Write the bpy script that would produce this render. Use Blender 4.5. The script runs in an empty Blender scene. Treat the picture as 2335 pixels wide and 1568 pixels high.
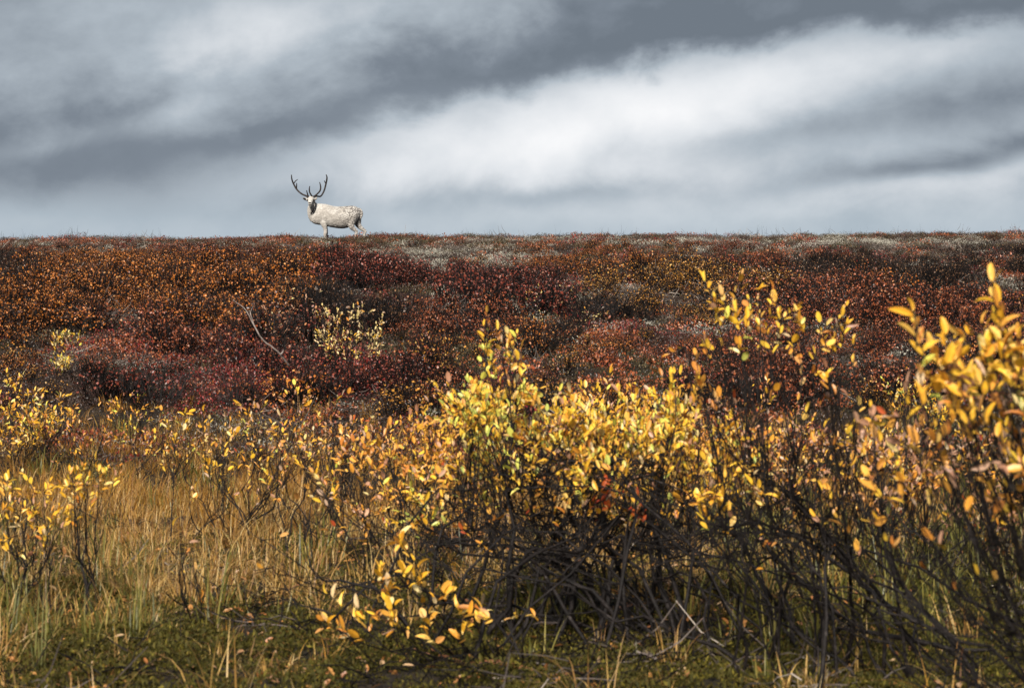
import bpy, bmesh, math, random
import numpy as np
from mathutils import Vector, Matrix

random.seed(7)
RNG = np.random.default_rng(7)
scene = bpy.context.scene
C = scene.collection

# ------------------------------------------------------------------ camera
CAMH = 1.15
FPX = 70.0 / 36.0 * 2334.0           # focal length in the working pixel unit (picture 2334 wide)
cam_d = bpy.data.cameras.new('camera')
cam = bpy.data.objects.new('camera', cam_d)
C.objects.link(cam)
cam.location = (0, 0, CAMH)
cam.rotation_euler = (math.radians(90), 0, 0)
cam_d.lens = 70
cam_d.sensor_width = 36
cam_d.clip_start = 0.1
cam_d.clip_end = 5000
cam_d.dof.use_dof = True
cam_d.dof.focus_distance = 50
cam_d.dof.aperture_fstop = 8.5
scene.camera = cam
cy = scene.cycles
cy.max_bounces = 3; cy.diffuse_bounces = 1; cy.glossy_bounces = 1; cy.transmission_bounces = 2; cy.transparent_max_bounces = 2
cy.caustics_reflective = False; cy.caustics_refractive = False

# ------------------------------------------------------------------ node helper
class NT:
    def __init__(s, tree):
        s.t = tree; s.n = tree.nodes; s.l = tree.links
    def new(s, typ, **kw):
        n = s.n.new(typ)
        for k, v in kw.items(): setattr(n, k, v)
        return n
    def put(s, sock, v):
        if hasattr(v, 'is_linked') or hasattr(v, 'links'): s.l.new(v, sock)
        else: sock.default_value = v
    def m(s, op, a, b=0.0, c=0.0, clamp=False):
        n = s.new('ShaderNodeMath', operation=op, use_clamp=clamp)
        s.put(n.inputs[0], a); s.put(n.inputs[1], b); s.put(n.inputs[2], c)
        return n.outputs[0]
    def add(s, a, b): return s.m('ADD', a, b)
    def sub(s, a, b): return s.m('SUBTRACT', a, b)
    def mul(s, a, b): return s.m('MULTIPLY', a, b)
    def smooth(s, v, a, b, lo=0.0, hi=1.0):
        n = s.new('ShaderNodeMapRange', interpolation_type='SMOOTHSTEP')
        s.put(n.inputs[0], v); s.put(n.inputs[1], a); s.put(n.inputs[2], b); s.put(n.inputs[3], lo); s.put(n.inputs[4], hi)
        return n.outputs[0]
    def ramp(s, v, stops, interp='LINEAR'):
        n = s.new('ShaderNodeValToRGB'); cr = n.color_ramp; cr.interpolation = interp
        while len(cr.elements) < len(stops): cr.elements.new(0.5)
        for e, (p, c) in zip(cr.elements, stops):
            e.position = p
            if not hasattr(c, '__len__'): c = (c, c, c)
            e.color = (c[0], c[1], c[2], 1)
        s.put(n.inputs[0], v)
        return n.outputs[0]
    def noise(s, vec, scale, detail=4, rough=0.55, dist=0.0):
        n = s.new('ShaderNodeTexNoise')
        if vec is not None: s.l.new(vec, n.inputs['Vector'])
        n.inputs['Scale'].default_value = scale; n.inputs['Detail'].default_value = detail
        n.inputs['Roughness'].default_value = rough; n.inputs['Distortion'].default_value = dist
        return n.outputs[0]
    def mix(s, f, a, b, blend='MIX'):
        n = s.new('ShaderNodeMix', data_type='RGBA', blend_type=blend)
        s.put(n.inputs[0], f)
        for i, v in ((6, a), (7, b)):
            if isinstance(v, tuple): n.inputs[i].default_value = (v[0], v[1], v[2], 1)
            else: s.l.new(v, n.inputs[i])
        return n.outputs[2]

# ------------------------------------------------------------------ world: overcast sky with cloud banks
SUN_EL, SUN_AZ = 33.0, 194.0          # azimuth clockwise from +Y (behind the camera, to the left)
world = bpy.data.worlds.new('World'); scene.world = world
world.use_nodes = True
wt = world.node_tree; wt.nodes.clear()
w = NT(wt)
out = w.new('ShaderNodeOutputWorld'); bg = w.new('ShaderNodeBackground')
w.l.new(bg.outputs[0], out.inputs[0])
sky = w.new('ShaderNodeTexSky', sky_type='NISHITA')
sky.sun_disc = False
sky.sun_elevation = math.radians(SUN_EL); sky.sun_rotation = math.radians(SUN_AZ)
sky.air_density = 1.0; sky.dust_density = 1.5; sky.ozone_density = 1.5
tc = w.new('ShaderNodeTexCoord')
sep = w.new('ShaderNodeSeparateXYZ'); w.l.new(tc.outputs['Generated'], sep.inputs[0])
X, Y, Z = sep.outputs
az = w.mul(w.m('ARCTAN2', X, Y), 57.29578)
el = w.mul(w.m('ARCSINE', Z), 57.29578)
# stretched, sheared cloud coordinates on the direction sphere
comb = w.new('ShaderNodeCombineXYZ')
w.put(comb.inputs[0], X); w.put(comb.inputs[1], Y)
w.put(comb.inputs[2], w.mul(w.sub(Z, w.mul(X, 0.07)), 2.1))
cv = comb.outputs[0]
n_big = w.sub(w.noise(cv, 7.0, 3, 0.5, 0.0), 0.5)
comb2 = w.new('ShaderNodeCombineXYZ'); w.put(comb2.inputs[0], X); w.put(comb2.inputs[1], Y); w.put(comb2.inputs[2], w.mul(w.sub(Z, w.mul(X, 0.05)), 1.45))
cv2 = comb2.outputs[0]
n_mid = w.sub(w.noise(cv2, 15.0, 5, 0.52, 0.4), 0.5)
n_fine = w.sub(w.noise(cv2, 38.0, 5, 0.58, 0.0), 0.5)
azw = w.m('MULTIPLY_ADD', n_mid, 2.4, az); elw = w.m('MULTIPLY_ADD', n_mid, 1.5, el)
def gauss(acc, px, py, sx, sy, ang, amp):
    """soft cloud patch added to acc: centre and size in sky degrees, tilted by ang"""
    a0 = (px - 1167) * 0.01262; e0 = (784 - py) * 0.01262
    ca, sa = math.cos(math.radians(ang)), math.sin(math.radians(ang)); kx = 1 / (sx * 0.01262); ky = 1 / (sy * 0.01262)
    u = w.m('MULTIPLY_ADD', azw, ca * kx, w.m('MULTIPLY_ADD', elw, sa * kx, -(a0 * ca + e0 * sa) * kx))
    v = w.m('MULTIPLY_ADD', azw, -sa * ky, w.m('MULTIPLY_ADD', elw, ca * ky, (a0 * sa - e0 * ca) * ky))
    g = w.m('POWER', 0.36788, w.m('MULTIPLY_ADD', u, u, w.mul(v, v)))
    return w.m('MULTIPLY_ADD', g, amp, acc)
def edge_pt(px, py): return ((px - 1167) * 0.01262, (784 - py) * 0.01262)
epts = [edge_pt(*p) for p in [(-800, 470), (300, 420), (560, 372), (750, 325), (900, 278), (1180, 232), (1300, 178), (1500, 142), (1750, 122), (1950, 95), (2400, 85), (3600, 200)]]
stops = [(0.0, 5.0 / 15)] + [((a + 60) / 120, e / 15) for a, e in epts] + [(1.0, 5.0 / 15)]
edge = w.mul(w.ramp(w.m('MULTIPLY_ADD', az, 1 / 120, 0.5), stops), 15.0)
dist = w.add(w.sub(el, edge), w.add(w.mul(n_mid, 3.0), w.mul(n_fine, 1.8)))
inside = w.smooth(dist, -0.45, 0.95)
inside_soft = w.smooth(dist, -1.0, 1.2)
left = w.smooth(az, -9.0, -2.0)       # the bank's edge is crisp in the middle, soft to the left
mlr = w.new('ShaderNodeMix', data_type='FLOAT'); w.put(mlr.inputs[0], left); w.put(mlr.inputs[2], inside_soft); w.put(mlr.inputs[3], inside)
bank = mlr.outputs[0]
fade = w.smooth(dist, 0.3, 4.2, 1.0, 0.55)
B = w.add(0.585, w.mul(w.mul(w.mul(bank, fade), w.smooth(az, -12.0, 3.0, 0.62, 1.0)), -0.46))
feats = [
    (1350, 300, 430, 130, 12, 0.27), (1000, 390, 330, 70, 10, 0.10), (1700, 215, 300, 60, 8, 0.13),
    (560, 90, 260, 100, 10, 0.25), (150, 120, 300, 50, 6, -0.06), (980, 50, 380, 60, 0, 0.12),
    (420, 258, 130, 32, 25, 0.13), (180, 335, 260, 26, 12, 0.10), (140, 285, 220, 36, 8, -0.08),
    (150, 420, 420, 60, 4, -0.16), (450, 330, 180, 30, 8, -0.05), (600, 470, 500, 40, 3, -0.13),
    (1850, 300, 480, 45, 8, -0.20), (2250, 230, 260, 130, 10, -0.22), (2150, 375, 330, 34, 9, -0.30),
    (1300, 445, 320, 26, 5, -0.18), (2050, 440, 420, 34, 7, 0.12), (2150, 150, 200, 40, 5, 0.10),
    (1650, 95, 520, 60, 4, -0.10), (700, 300, 240, 40, 12, -0.08), (1200, 205, 260, 30, 14, -0.05),
]
for f in feats: B = gauss(B, *f)
B = w.add(B, w.mul(n_big, 0.22)); B = w.add(B, w.mul(n_mid, 0.34)); B = w.add(B, w.mul(n_fine, 0.20))
low = w.smooth(el, 2.2, 4.6, 1.0, 0.0)           # hazier, bluer air toward the horizon
B = w.m('MAXIMUM', B, 0.14)
ccol = w.ramp(B, [(0.0, (0.10, 0.125, 0.155)), (0.25, (0.20, 0.235, 0.28)), (0.5, (0.42, 0.475, 0.53)), (0.75, (0.72, 0.75, 0.785)), (1.0, (0.95, 0.95, 0.96))])
nish = w.mix(1.0, sky.outputs[0], (0.09, 0.09, 0.09), 'MULTIPLY')
skc = w.mix(w.mul(low, 0.40), ccol, nish)
hz = w.mix(w.mul(low, 0.6), skc, (0.33, 0.42, 0.54))
w.l.new(hz, bg.inputs[0]); bg.inputs[1].default_value = 0.69
world.cycles.sampling_method = 'MANUAL'; world.cycles.sample_map_resolution = 256

# ------------------------------------------------------------------ sun (soft, through cloud)
sd = bpy.data.lights.new('sun', 'SUN'); sun = bpy.data.objects.new('sun', sd); C.objects.link(sun)
sd.energy = 5.0; sd.angle = math.radians(11.0); sd.color = (1.0, 0.95, 0.86)
dirv = Vector((math.sin(math.radians(SUN_AZ)) * math.cos(math.radians(SUN_EL)), math.cos(math.radians(SUN_AZ)) * math.cos(math.radians(SUN_EL)), math.sin(math.radians(SUN_EL))))
sun.rotation_euler = dirv.to_track_quat('Z', 'Y').to_euler(); sun.location = (-20, -30, 40)

vs = scene.view_settings
vs.view_transform = 'Standard'; vs.look = 'None'; vs.exposure = 0.6; vs.gamma = 1.0; vs.use_curve_mapping = False

# ------------------------------------------------------------------ terrain
def hashv(ix, iy, s):
    n = (ix.astype(np.int64) * 374761393 + iy.astype(np.int64) * 668265263 + s * 1442695041) & 0x7fffffff
    n = ((n ^ (n >> 13)) * 1274126177) & 0x7fffffff
    return ((n ^ (n >> 16)) & 0xffff) / 65535.0
def vnoise(x, y, s=0):
    x = np.asarray(x, float); y = np.asarray(y, float)
    ix = np.floor(x); iy = np.floor(y); fx = x - ix; fy = y - iy
    fx = fx * fx * (3 - 2 * fx); fy = fy * fy * (3 - 2 * fy)
    a = hashv(ix, iy, s); b = hashv(ix + 1, iy, s); c = hashv(ix, iy + 1, s); d = hashv(ix + 1, iy + 1, s)
    return (a * (1 - fx) + b * fx) * (1 - fy) + (c * (1 - fx) + d * fx) * fy
def fbm(x, y, s=0, o=3):
    r = 0; a = 0.5; t = 0
    for i in range(o):
        r = r + a * vnoise(x, y, s + i * 17); t += a; x = x * 2.03 + 5.1; y = y * 2.03 + 1.7; a *= 0.5
    return r / t
PROF_D = np.array([18, 19, 20.5, 22, 24, 27, 31, 36, 42, 50, 57, 63.0])
PROF_Y = np.array([1001, 945, 872, 822, 775, 730, 690, 650, 612, 578, 557, 545.0])
PROF_Z = CAMH + (784 - PROF_Y) * PROF_D / FPX
def ridge_dy(x):                       # the skyline climbs a little to the right
    return np.interp(x, [-30, -16, -5.6, -2, 0, 5, 10, 16, 30], [-.16, -.10, -.03, .03, .07, .04, .10, .14, .2])
def H(x, y):
    x = np.asarray(x, float); y = np.asarray(y, float)
    z = np.interp(y, [-1e4, 12, 15] + list(PROF_D), [0, 0, 0.06] + list(PROF_Z))
    far = np.clip(y - 63, 0, None)
    z = np.where(y > 63, PROF_Z[-1] - 0.002 * np.minimum(far, 25) ** 2 - 0.10 * np.clip(far - 25, 0, None) * np.exp(-np.clip(far - 25, 0, None) / 150), z)
    z = z + ridge_dy(x) * np.clip((y - 40) / 20, 0, 1) * np.clip((150 - y) / 60, 0, 1)
    k = np.clip((y - 14) / 8, 0, 1) * np.clip((70 - y) / 20, 0, 1)
    z = z + k * 0.72 * (fbm(x * 0.28 + 3, y * 0.22, 5, 3) - 0.5) * np.clip(1.35 - y / 62, 0.12, 1)
    nk = np.clip((26 - y) / 8, 0, 1) * np.clip((y + 10) / 8, 0, 1)
    z = z + nk * (0.10 * (fbm(x * 1.1, y * 1.1, 9, 3) - 0.5) + 0.10 * (fbm(x * 4.0, y * 4.0, 11, 3) - 0.5))
    z = z + 0.26 * (fbm(x * .30 + 11, y * .12, 25, 3) - 0.5) * np.clip((y - 48) / 8, 0, 1) * np.clip((90 - y) / 20, 0, 1)
    z = z + 0.09 * (fbm(x * 1.5, y * 1.5, 21, 3) - 0.5) * np.clip((y - 20) / 5, 0, 1) * np.clip((90 - y) / 20, 0, 1)
    return z
def Hs(x, y): return float(H(np.array([x]), np.array([y]))[0])
def P(px, py, d):                      # estimated position of a feature seen at px, py at distance d
    return Vector(((px - 1167) * d / FPX, d, CAMH + (784 - py) * d / FPX))

# ------------------------------------------------------------------ object helpers
def tag(o, label=None, cat=None, group=None, kind=None):
    if label: o['label'] = label
    if cat: o['category'] = cat
    if group: o['group'] = group
    if kind: o['kind'] = kind
    return o
def link(o, parent=None):
    C.objects.link(o)
    if parent is not None: o.parent = parent
    return o
def empty(name, loc=(0, 0, 0), rz=0.0):
    o = bpy.data.objects.new(name, None); o.empty_display_size = 0.1
    o.location = loc; o.rotation_euler = (0, 0, rz)
    return link(o)
class MB:
    def __init__(s): s.v = []; s.f = []; s.mi = []; s.n = 0
    def add(s, v, f, mi=0):
        v = np.asarray(v, float).reshape(-1, 3)
        for q in f: s.f.append(tuple(int(i) + s.n for i in q))
        s.mi.extend([mi] * len(f)); s.v.append(v); s.n += len(v)
    def mesh(s, name, mats, smooth=False):
        me = bpy.data.meshes.new(name)
        v = np.concatenate(s.v) if s.v else np.zeros((0, 3))
        me.from_pydata(v.tolist(), [], s.f)
        for m_ in mats: me.materials.append(m_)
        if len(mats) > 1: me.polygons.foreach_set('material_index', np.array(s.mi, dtype=np.int32))
        if smooth: me.polygons.foreach_set('use_smooth', np.ones(len(s.f), dtype=bool))
        me.update()
        return me
    def build(s, name, mats, parent=None, smooth=False):
        if not isinstance(mats, (list, tuple)): mats = [mats]
        return link(bpy.data.objects.new(name, s.mesh(name, mats, smooth)), parent)
def tube(mb, pts, rad, sides=5, mi=0, cap=True):
    pts = np.asarray(pts, float); n = len(pts)
    rad = np.broadcast_to(np.asarray(rad, float), (n,))
    t = np.gradient(pts, axis=0); t /= np.maximum(np.linalg.norm(t, axis=1, keepdims=True), 1e-9)
    up = np.array([0.31, 0.83, 0.45]); a = np.cross(t, up); a /= np.maximum(np.linalg.norm(a, axis=1, keepdims=True), 1e-9)
    b = np.cross(t, a)
    th = np.arange(sides) / sides * 2 * math.pi
    v = pts[:, None, :] + rad[:, None, None] * (np.cos(th)[None, :, None] * a[:, None, :] + np.sin(th)[None, :, None] * b[:, None, :])
    f = []
    for i in range(n - 1):
        for j in range(sides):
            k = (j + 1) % sides
            f.append((i * sides + j, i * sides + k, (i + 1) * sides + k, (i + 1) * sides + j))
    if cap:
        f.append(tuple(range(sides - 1, -1, -1))); f.append(tuple((n - 1) * sides + j for j in range(sides)))
    mb.add(v.reshape(-1, 3), f, mi)
LEAF_V = np.array([(0, 0, 0), (-.165, .24, .05), (0, .24, 0), (.165, .24, .05), (-.21, .56, .05), (0, .56, -.015), (.21, .56, .05), (-.14, .84, .0), (0, .84, -.05), (.14, .84, .0), (0, 1, -.10)], float)
LEAF_F = [(0, 2, 1), (0, 3, 2), (1, 2, 5, 4), (2, 3, 6, 5), (4, 5, 8, 7), (5, 6, 9, 8), (7, 8, 10), (8, 9, 10)]
DOT_V = np.array([(0, 0, 0), (-.42, .45, .06), (0, 1, -.06), (.42, .45, .06)], float)
DOT_F = [(0, 3, 2, 1)]
BLADE_W = 0.5
def basis(d, nrm):
    d = d / np.maximum(np.linalg.norm(d, axis=1, keepdims=True), 1e-9)
    x = np.cross(d, nrm); x /= np.maximum(np.linalg.norm(x, axis=1, keepdims=True), 1e-9)
    z = np.cross(x, d)
    return x, d, z
def leaves(mb, tv, tf, pos, d, nrm, ln, wd=None, mi=0):
    pos = np.asarray(pos, float)
    if len(pos) == 0: return
    x, y, z = basis(np.asarray(d, float), np.asarray(nrm, float))
    ln = np.broadcast_to(np.asarray(ln, float), (len(pos),)); wd = ln if wd is None else ln * wd
    V = pos[:, None, :] + tv[None, :, 0, None] * x[:, None, :] * wd[:, None, None] + tv[None, :, 1, None] * y[:, None, :] * ln[:, None, None] + tv[None, :, 2, None] * z[:, None, :] * ln[:, None, None]
    k = len(tv); f = []
    for i in range(len(pos)):
        for q in tf: f.append(tuple(i * k + j for j in q))
    if np.isscalar(mi): mb.add(V.reshape(-1, 3), f, mi)
    else:
        o = mb.n; mb.add(V.reshape(-1, 3), f, 0); mb.mi[-len(f):] = np.repeat(np.asarray(mi), len(tf)).tolist()

# ------------------------------------------------------------------ materials
def newmat(name):
    m = bpy.data.materials.new(name); m.use_nodes = True
    m.node_tree.nodes.clear(); t = NT(m.node_tree)
    o = t.new('ShaderNodeOutputMaterial')
    return m, t, o
def island_random(t):
    g = t.new('ShaderNodeNewGeometry'); oi = t.new('ShaderNodeObjectInfo')
    return t.m('FRACT', t.add(t.mul(g.outputs['Random Per Island'], 1.0), t.mul(oi.outputs['Random'], 3.7)))
def leaf_mat(name, stops, rough=0.42, transl=0.35, spec=0.5, vein=True):
    m, t, o = newmat(name)
    r = island_random(t)
    col = t.ramp(r, stops)
    gp = t.new('ShaderNodeNewGeometry')
    nz = t.noise(gp.outputs['Position'], 75.0, 3, 0.65)
    col = t.mix(t.smooth(nz, 0.54, 0.72, 0.0, 0.55), col, (0.17, 0.06, 0.02))
    p = t.new('ShaderNodeBsdfPrincipled'); t.l.new(col, p.inputs['Base Color'])
    p.inputs['Roughness'].default_value = rough; p.inputs['Specular IOR Level'].default_value = spec
    tr = t.new('ShaderNodeBsdfTranslucent'); t.l.new(col, tr.inputs[0])
    mx = t.new('ShaderNodeMixShader'); mx.inputs[0].default_value = transl
    t.l.new(p.outputs[0], mx.inputs[1]); t.l.new(tr.outputs[0], mx.inputs[2]); t.l.new(mx.outputs[0], o.inputs[0])
    return m
def rough_mat(name, stops, scale=12, rough=0.85, bump=0.3, spec=0.3, detail=5):
    m, t, o = newmat(name)
    tcn = t.new('ShaderNodeTexCoord')
    nz = t.noise(tcn.outputs['Object'], scale, detail, 0.6)
    col = t.ramp(nz, stops)
    p = t.new('ShaderNodeBsdfPrincipled'); t.l.new(col, p.inputs['Base Color'])
    p.inputs['Roughness'].default_value = rough; p.inputs['Specular IOR Level'].default_value = spec
    if bump:
        b = t.new('ShaderNodeBump'); b.inputs['Strength'].default_value = bump; b.inputs['Distance'].default_value = 0.01
        t.l.new(t.noise(tcn.outputs['Object'], scale * 4, 4, 0.6), b.inputs['Height']); t.l.new(b.outputs[0], p.inputs['Normal'])
    t.l.new(p.outputs[0], o.inputs[0])
    return m
M = {}
M['leaf_yellow'] = leaf_mat('willow_leaf_yellow', [(0, (.72, .30, .03)), (.25, (.90, .50, .035)), (.5, (.92, .58, .06)), (.75, (.86, .42, .03)), (1, (.90, .58, .15))], transl=.26)
M['leaf_green'] = leaf_mat('willow_leaf_yellow_green', [(0, (.60, .56, .08)), (.4, (.84, .74, .12)), (.7, (.46, .50, .10)), (1, (.90, .76, .16))], transl=.26)
M['leaf_orange'] = leaf_mat('willow_leaf_orange', [(0, (.50, .17, .03)), (.3, (.80, .34, .04)), (.6, (.84, .42, .07)), (.8, (.60, .20, .03)), (1, (.86, .52, .18))], transl=.26)
M['leaf_pink'] = leaf_mat('willow_leaf_faded', [(0, (.44, .20, .11)), (.4, (.70, .40, .24)), (.7, (.36, .15, .08)), (1, (.80, .56, .38))], transl=0.35)
M['leaf_red'] = leaf_mat('willow_leaf_red', [(0, (.50, .07, .02)), (.5, (.60, .14, .03)), (1, (.38, .05, .02))])
M['leaf_pale'] = leaf_mat('willow_leaf_pale', [(0, (.74, .52, .16)), (.4, (.80, .62, .26)), (.7, (.66, .46, .26)), (1, (.84, .66, .24))], transl=0.25)
M['b_orange'] = leaf_mat('birch_leaf_orange', [(0, (.03, .012, .007)), (.26, (.09, .028, .010)), (.38, (.42, .125, .016)), (.75, (.56, .18, .028)), (.88, (.20, .05, .016)), (1, (.74, .36, .11))], transl=0.15)
M['b_rust'] = leaf_mat('birch_leaf_rust', [(0, (.025, .010, .008)), (.26, (.06, .018, .012)), (.40, (.28, .07, .024)), (.75, (.38, .10, .032)), (.88, (.14, .032, .018)), (1, (.56, .25, .11))], transl=0.15)
M['b_maroon'] = leaf_mat('birch_leaf_maroon', [(0, (.02, .008, .007)), (.28, (.05, .013, .010)), (.42, (.21, .040, .022)), (.75, (.28, .060, .034)), (.88, (.10, .022, .015)), (1, (.46, .20, .12))], transl=0.15)
M['b_gold'] = leaf_mat('birch_leaf_gold', [(0, (.03, .014, .007)), (.38, (.10, .04, .012)), (.5, (.44, .18, .024)), (.75, (.58, .27, .04)), (.88, (.24, .09, .02)), (1, (.72, .44, .13))], transl=0.15)
M['b_brown'] = leaf_mat('birch_leaf_brown', [(0, (.03, .016, .010)), (.4, (.07, .032, .016)), (.7, (.15, .065, .028)), (1, (.30, .17, .08))], transl=0.2)
M['red_mat'] = leaf_mat('bearberry_red', [(0, (.02, .007, .007)), (.38, (.05, .010, .010)), (.55, (.24, .022, .02)), (.7, (.34, .038, .03)), (.8, (.05, .010, .010)), (1, (.34, .12, .07))], transl=0.25)
M['olive_mat'] = leaf_mat('crowberry_olive', [(0, (.022, .018, .008)), (.5, (.05, .038, .014)), (.8, (.07, .05, .02)), (1, (.20, .14, .055))], transl=0.15)
M['dark_mat'] = leaf_mat('heather_dark', [(0, (.02, .012, .009)), (.5, (.045, .022, .015)), (.8, (.018, .012, .009)), (1, (.13, .07, .04))], transl=0.1)
M['lichen'] = leaf_mat('lichen_pale', [(0, (.08, .07, .06)), (.3, (.30, .28, .23)), (.6, (.50, .47, .39)), (.8, (.14, .12, .10)), (1, (.62, .58, .47))], transl=0.05, rough=0.8, spec=0.2)
M['litter'] = leaf_mat('dead_twig_grey', [(0, (.05, .04, .035)), (.5, (.12, .095, .08)), (.8, (.06, .045, .04)), (1, (.40, .33, .27))], transl=0.05, rough=0.7, spec=0.3)
M['g_straw'] = leaf_mat('sedge_straw', [(0, (.16, .07, .02)), (.3, (.46, .25, .06)), (.55, (.60, .38, .12)), (.75, (.26, .12, .03)), (1, (.74, .54, .24))], transl=0.35, rough=0.5)
M['g_orange'] = leaf_mat('sedge_orange', [(0, (.14, .05, .014)), (.3, (.40, .18, .025)), (.6, (.50, .26, .04)), (.8, (.22, .09, .02)), (1, (.64, .40, .11))], transl=0.35, rough=0.5)
M['g_green'] = leaf_mat('sedge_green', [(0, (.05, .055, .012)), (.35, (.17, .155, .03)), (.6, (.08, .085, .018)), (.8, (.22, .18, .035)), (1, (.34, .27, .07))], transl=0.35, rough=0.45)
M['moss'] = leaf_mat('moss_sprig', [(0, (.03, .028, .005)), (.5, (.075, .064, .009)), (.8, (.025, .022, .005)), (1, (.19, .15, .02))], transl=0.2, rough=0.7, spec=0.2)
M['fallen'] = leaf_mat('fallen_leaf', [(0, (.34, .12, .03)), (.4, (.46, .22, .06)), (.7, (.22, .08, .03)), (1, (.52, .34, .18))], transl=0.1)
M['bark'] = rough_mat('willow_bark_dark', [(0.38, (.005, .0035, .003)), (.6, (.013, .009, .008)), (.78, (.07, .058, .052))], 26, 0.6, 0.6, 0.2)
M['bark_brown'] = rough_mat('willow_bark_brown', [(0.3, (.03, .014, .008)), (.55, (.08, .036, .018)), (.8, (.16, .09, .05))], 22, 0.5, 0.5, 0.5)
M['twig_dark'] = rough_mat('birch_twig', [(0.4, (.004, .003, .003)), (.68, (.010, .007, .006)), (.85, (.05, .036, .03))], 9, 0.7, 0, 0.15)
M['wood_grey'] = rough_mat('weathered_wood', [(0.3, (.07, .05, .04)), (.6, (.20, .16, .14)), (.8, (.38, .33, .28))], 18, 0.7, 0.4)
M['root_brown'] = rough_mat('root_bark', [(0.3, (.07, .025, .01)), (.6, (.17, .065, .022)), (.8, (.26, .12, .05))], 18, 0.6, 0.4)

# ------------------------------------------------------------------ ground
def ground_mat():
    m, t, o = newmat('heath_ground')
    tcn = t.new('ShaderNodeTexCoord'); co = tcn.outputs['Object']
    n1 = t.noise(co, 0.9, 5, 0.6); n2 = t.noise(co, 6.0, 5, 0.65); n3 = t.noise(co, 35.0, 4, 0.6); n4 = t.noise(co, 0.33, 4, 0.55)
    col = t.ramp(n2, [(.30, (.008, .006, .004)), (.5, (.020, .014, .009)), (.7, (.045, .032, .02))])
    col = t.mix(t.smooth(n1, .50, .64, 0, .7), col, t.ramp(n3, [(.3, (.014, .013, .005)), (.6, (.03, .025, .008)), (.8, (.06, .05, .016))]))
    col = t.mix(t.smooth(n4, .50, .66, 0, .6), col, (.045, .014, .010))
    p = t.new('ShaderNodeBsdfPrincipled'); t.l.new(col, p.inputs['Base Color'])
    p.inputs['Roughness'].default_value = 0.9; p.inputs['Specular IOR Level'].default_value = 0.2
    b = t.new('ShaderNodeBump'); b.inputs['Strength'].default_value = 0.8; b.inputs['Distance'].default_value = 0.03
    t.l.new(t.add(t.mul(n3, 0.6), n2), b.inputs['Height']); t.l.new(b.outputs[0], p.inputs['Normal'])
    t.l.new(p.outputs[0], o.inputs[0])
    return m
def build_ground():
    def geo(a, b, step, g):
        r = []; x = a
        while x < b: r.append(x); x += step; step *= g
        return r
    xp = list(np.arange(0, 9, .14)) + geo(9, 600, .25, 1.09)
    xs = np.array(sorted([-v for v in xp[1:]] + xp))
    ys = np.array([-300, -150, -70, -30, -14, -7, -3, -1] + list(np.arange(0.5, 24, .13)) + list(np.arange(24, 66, .32)) + geo(66, 900, .6, 1.10))
    gx, gy = np.meshgrid(xs, ys); gz = H(gx, gy)
    v = np.stack([gx, gy, gz], -1).reshape(-1, 3); nx, ny = len(xs), len(ys)
    i = np.arange(nx * ny).reshape(ny, nx)
    f = np.stack([i[:-1, :-1], i[:-1, 1:], i[1:, 1:], i[1:, :-1]], -1).reshape(-1, 4)
    me = bpy.data.meshes.new('ground'); me.from_pydata(v.tolist(), [], f.tolist())
    me.polygons.foreach_set('use_smooth', np.ones(len(f), dtype=bool)); me.materials.append(ground_mat())
    o = link(bpy.data.objects.new('ground', me)); o['kind'] = 'structure'
    o['label'] = 'dark peaty tundra ground rising to a low heath ridge'
build_ground()

# ------------------------------------------------------------------ reindeer on the ridge
def fur_mat():
    m, t, o = newmat('reindeer_fur')
    tcn = t.new('ShaderNodeTexCoord'); co = tcn.outputs['Object']
    mp = t.new('ShaderNodeMapping'); mp.inputs['Scale'].default_value = (1.0, 1.0, 1.7); mp.inputs['Rotation'].default_value = (0, 0.5, 0)
    t.l.new(co, mp.inputs[0])
    s = t.new('ShaderNodeSeparateXYZ'); t.l.new(co, s.inputs[0])
    n1 = t.noise(mp.outputs[0], 3.2, 5, 0.6); n2 = t.noise(mp.outputs[0], 17.0, 5, 0.75); n3 = t.noise(mp.outputs[0], 70.0, 3, 0.6)
    col = t.ramp(n1, [(.25, (.28, .25, .215)), (.5, (.42, .385, .345)), (.7, (.56, .525, .48))])
    rear = t.smooth(s.outputs[0], -0.15, 0.5)
    grey = t.mul(t.smooth(n2, .44, .54), t.m('MULTIPLY_ADD', rear, .60, .36))
    col = t.mix(grey, col, (.085, .072, .068))
    legs = t.smooth(s.outputs[2], .52, .30, 0, .5)
    col = t.mix(t.mul(legs, t.smooth(n2, .40, .55)), col, (.24, .21, .20))
    col = t.mix(t.smooth(n3, .5, .7, 0, .3), col, (.30, .26, .22))
    p = t.new('ShaderNodeBsdfPrincipled'); t.l.new(col, p.inputs['Base Color'])
    p.inputs['Roughness'].default_value = 0.85; p.inputs['Specular IOR Level'].default_value = 0.15
    p.inputs['Sheen Weight'].default_value = 0.25
    b = t.new('ShaderNodeBump'); b.inputs['Strength'].default_value = 0.5; b.inputs['Distance'].default_value = 0.012
    t.l.new(t.add(n2, t.mul(n3, .5)), b.inputs['Height']); t.l.new(b.outputs[0], p.inputs['Normal'])
    t.l.new(p.outputs[0], o.inputs[0])
    return m
def plain_mat(name, col, rough=0.5):
    return rough_mat(name, [(0.3, tuple(c * .7 for c in col)), (.7, col)], 30, rough, 0.2)
ZS = 0.00155
def D(px, py, yd=0.0): return ((px - 1080) * ZS, yd, (1484 - py) * ZS)
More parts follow.
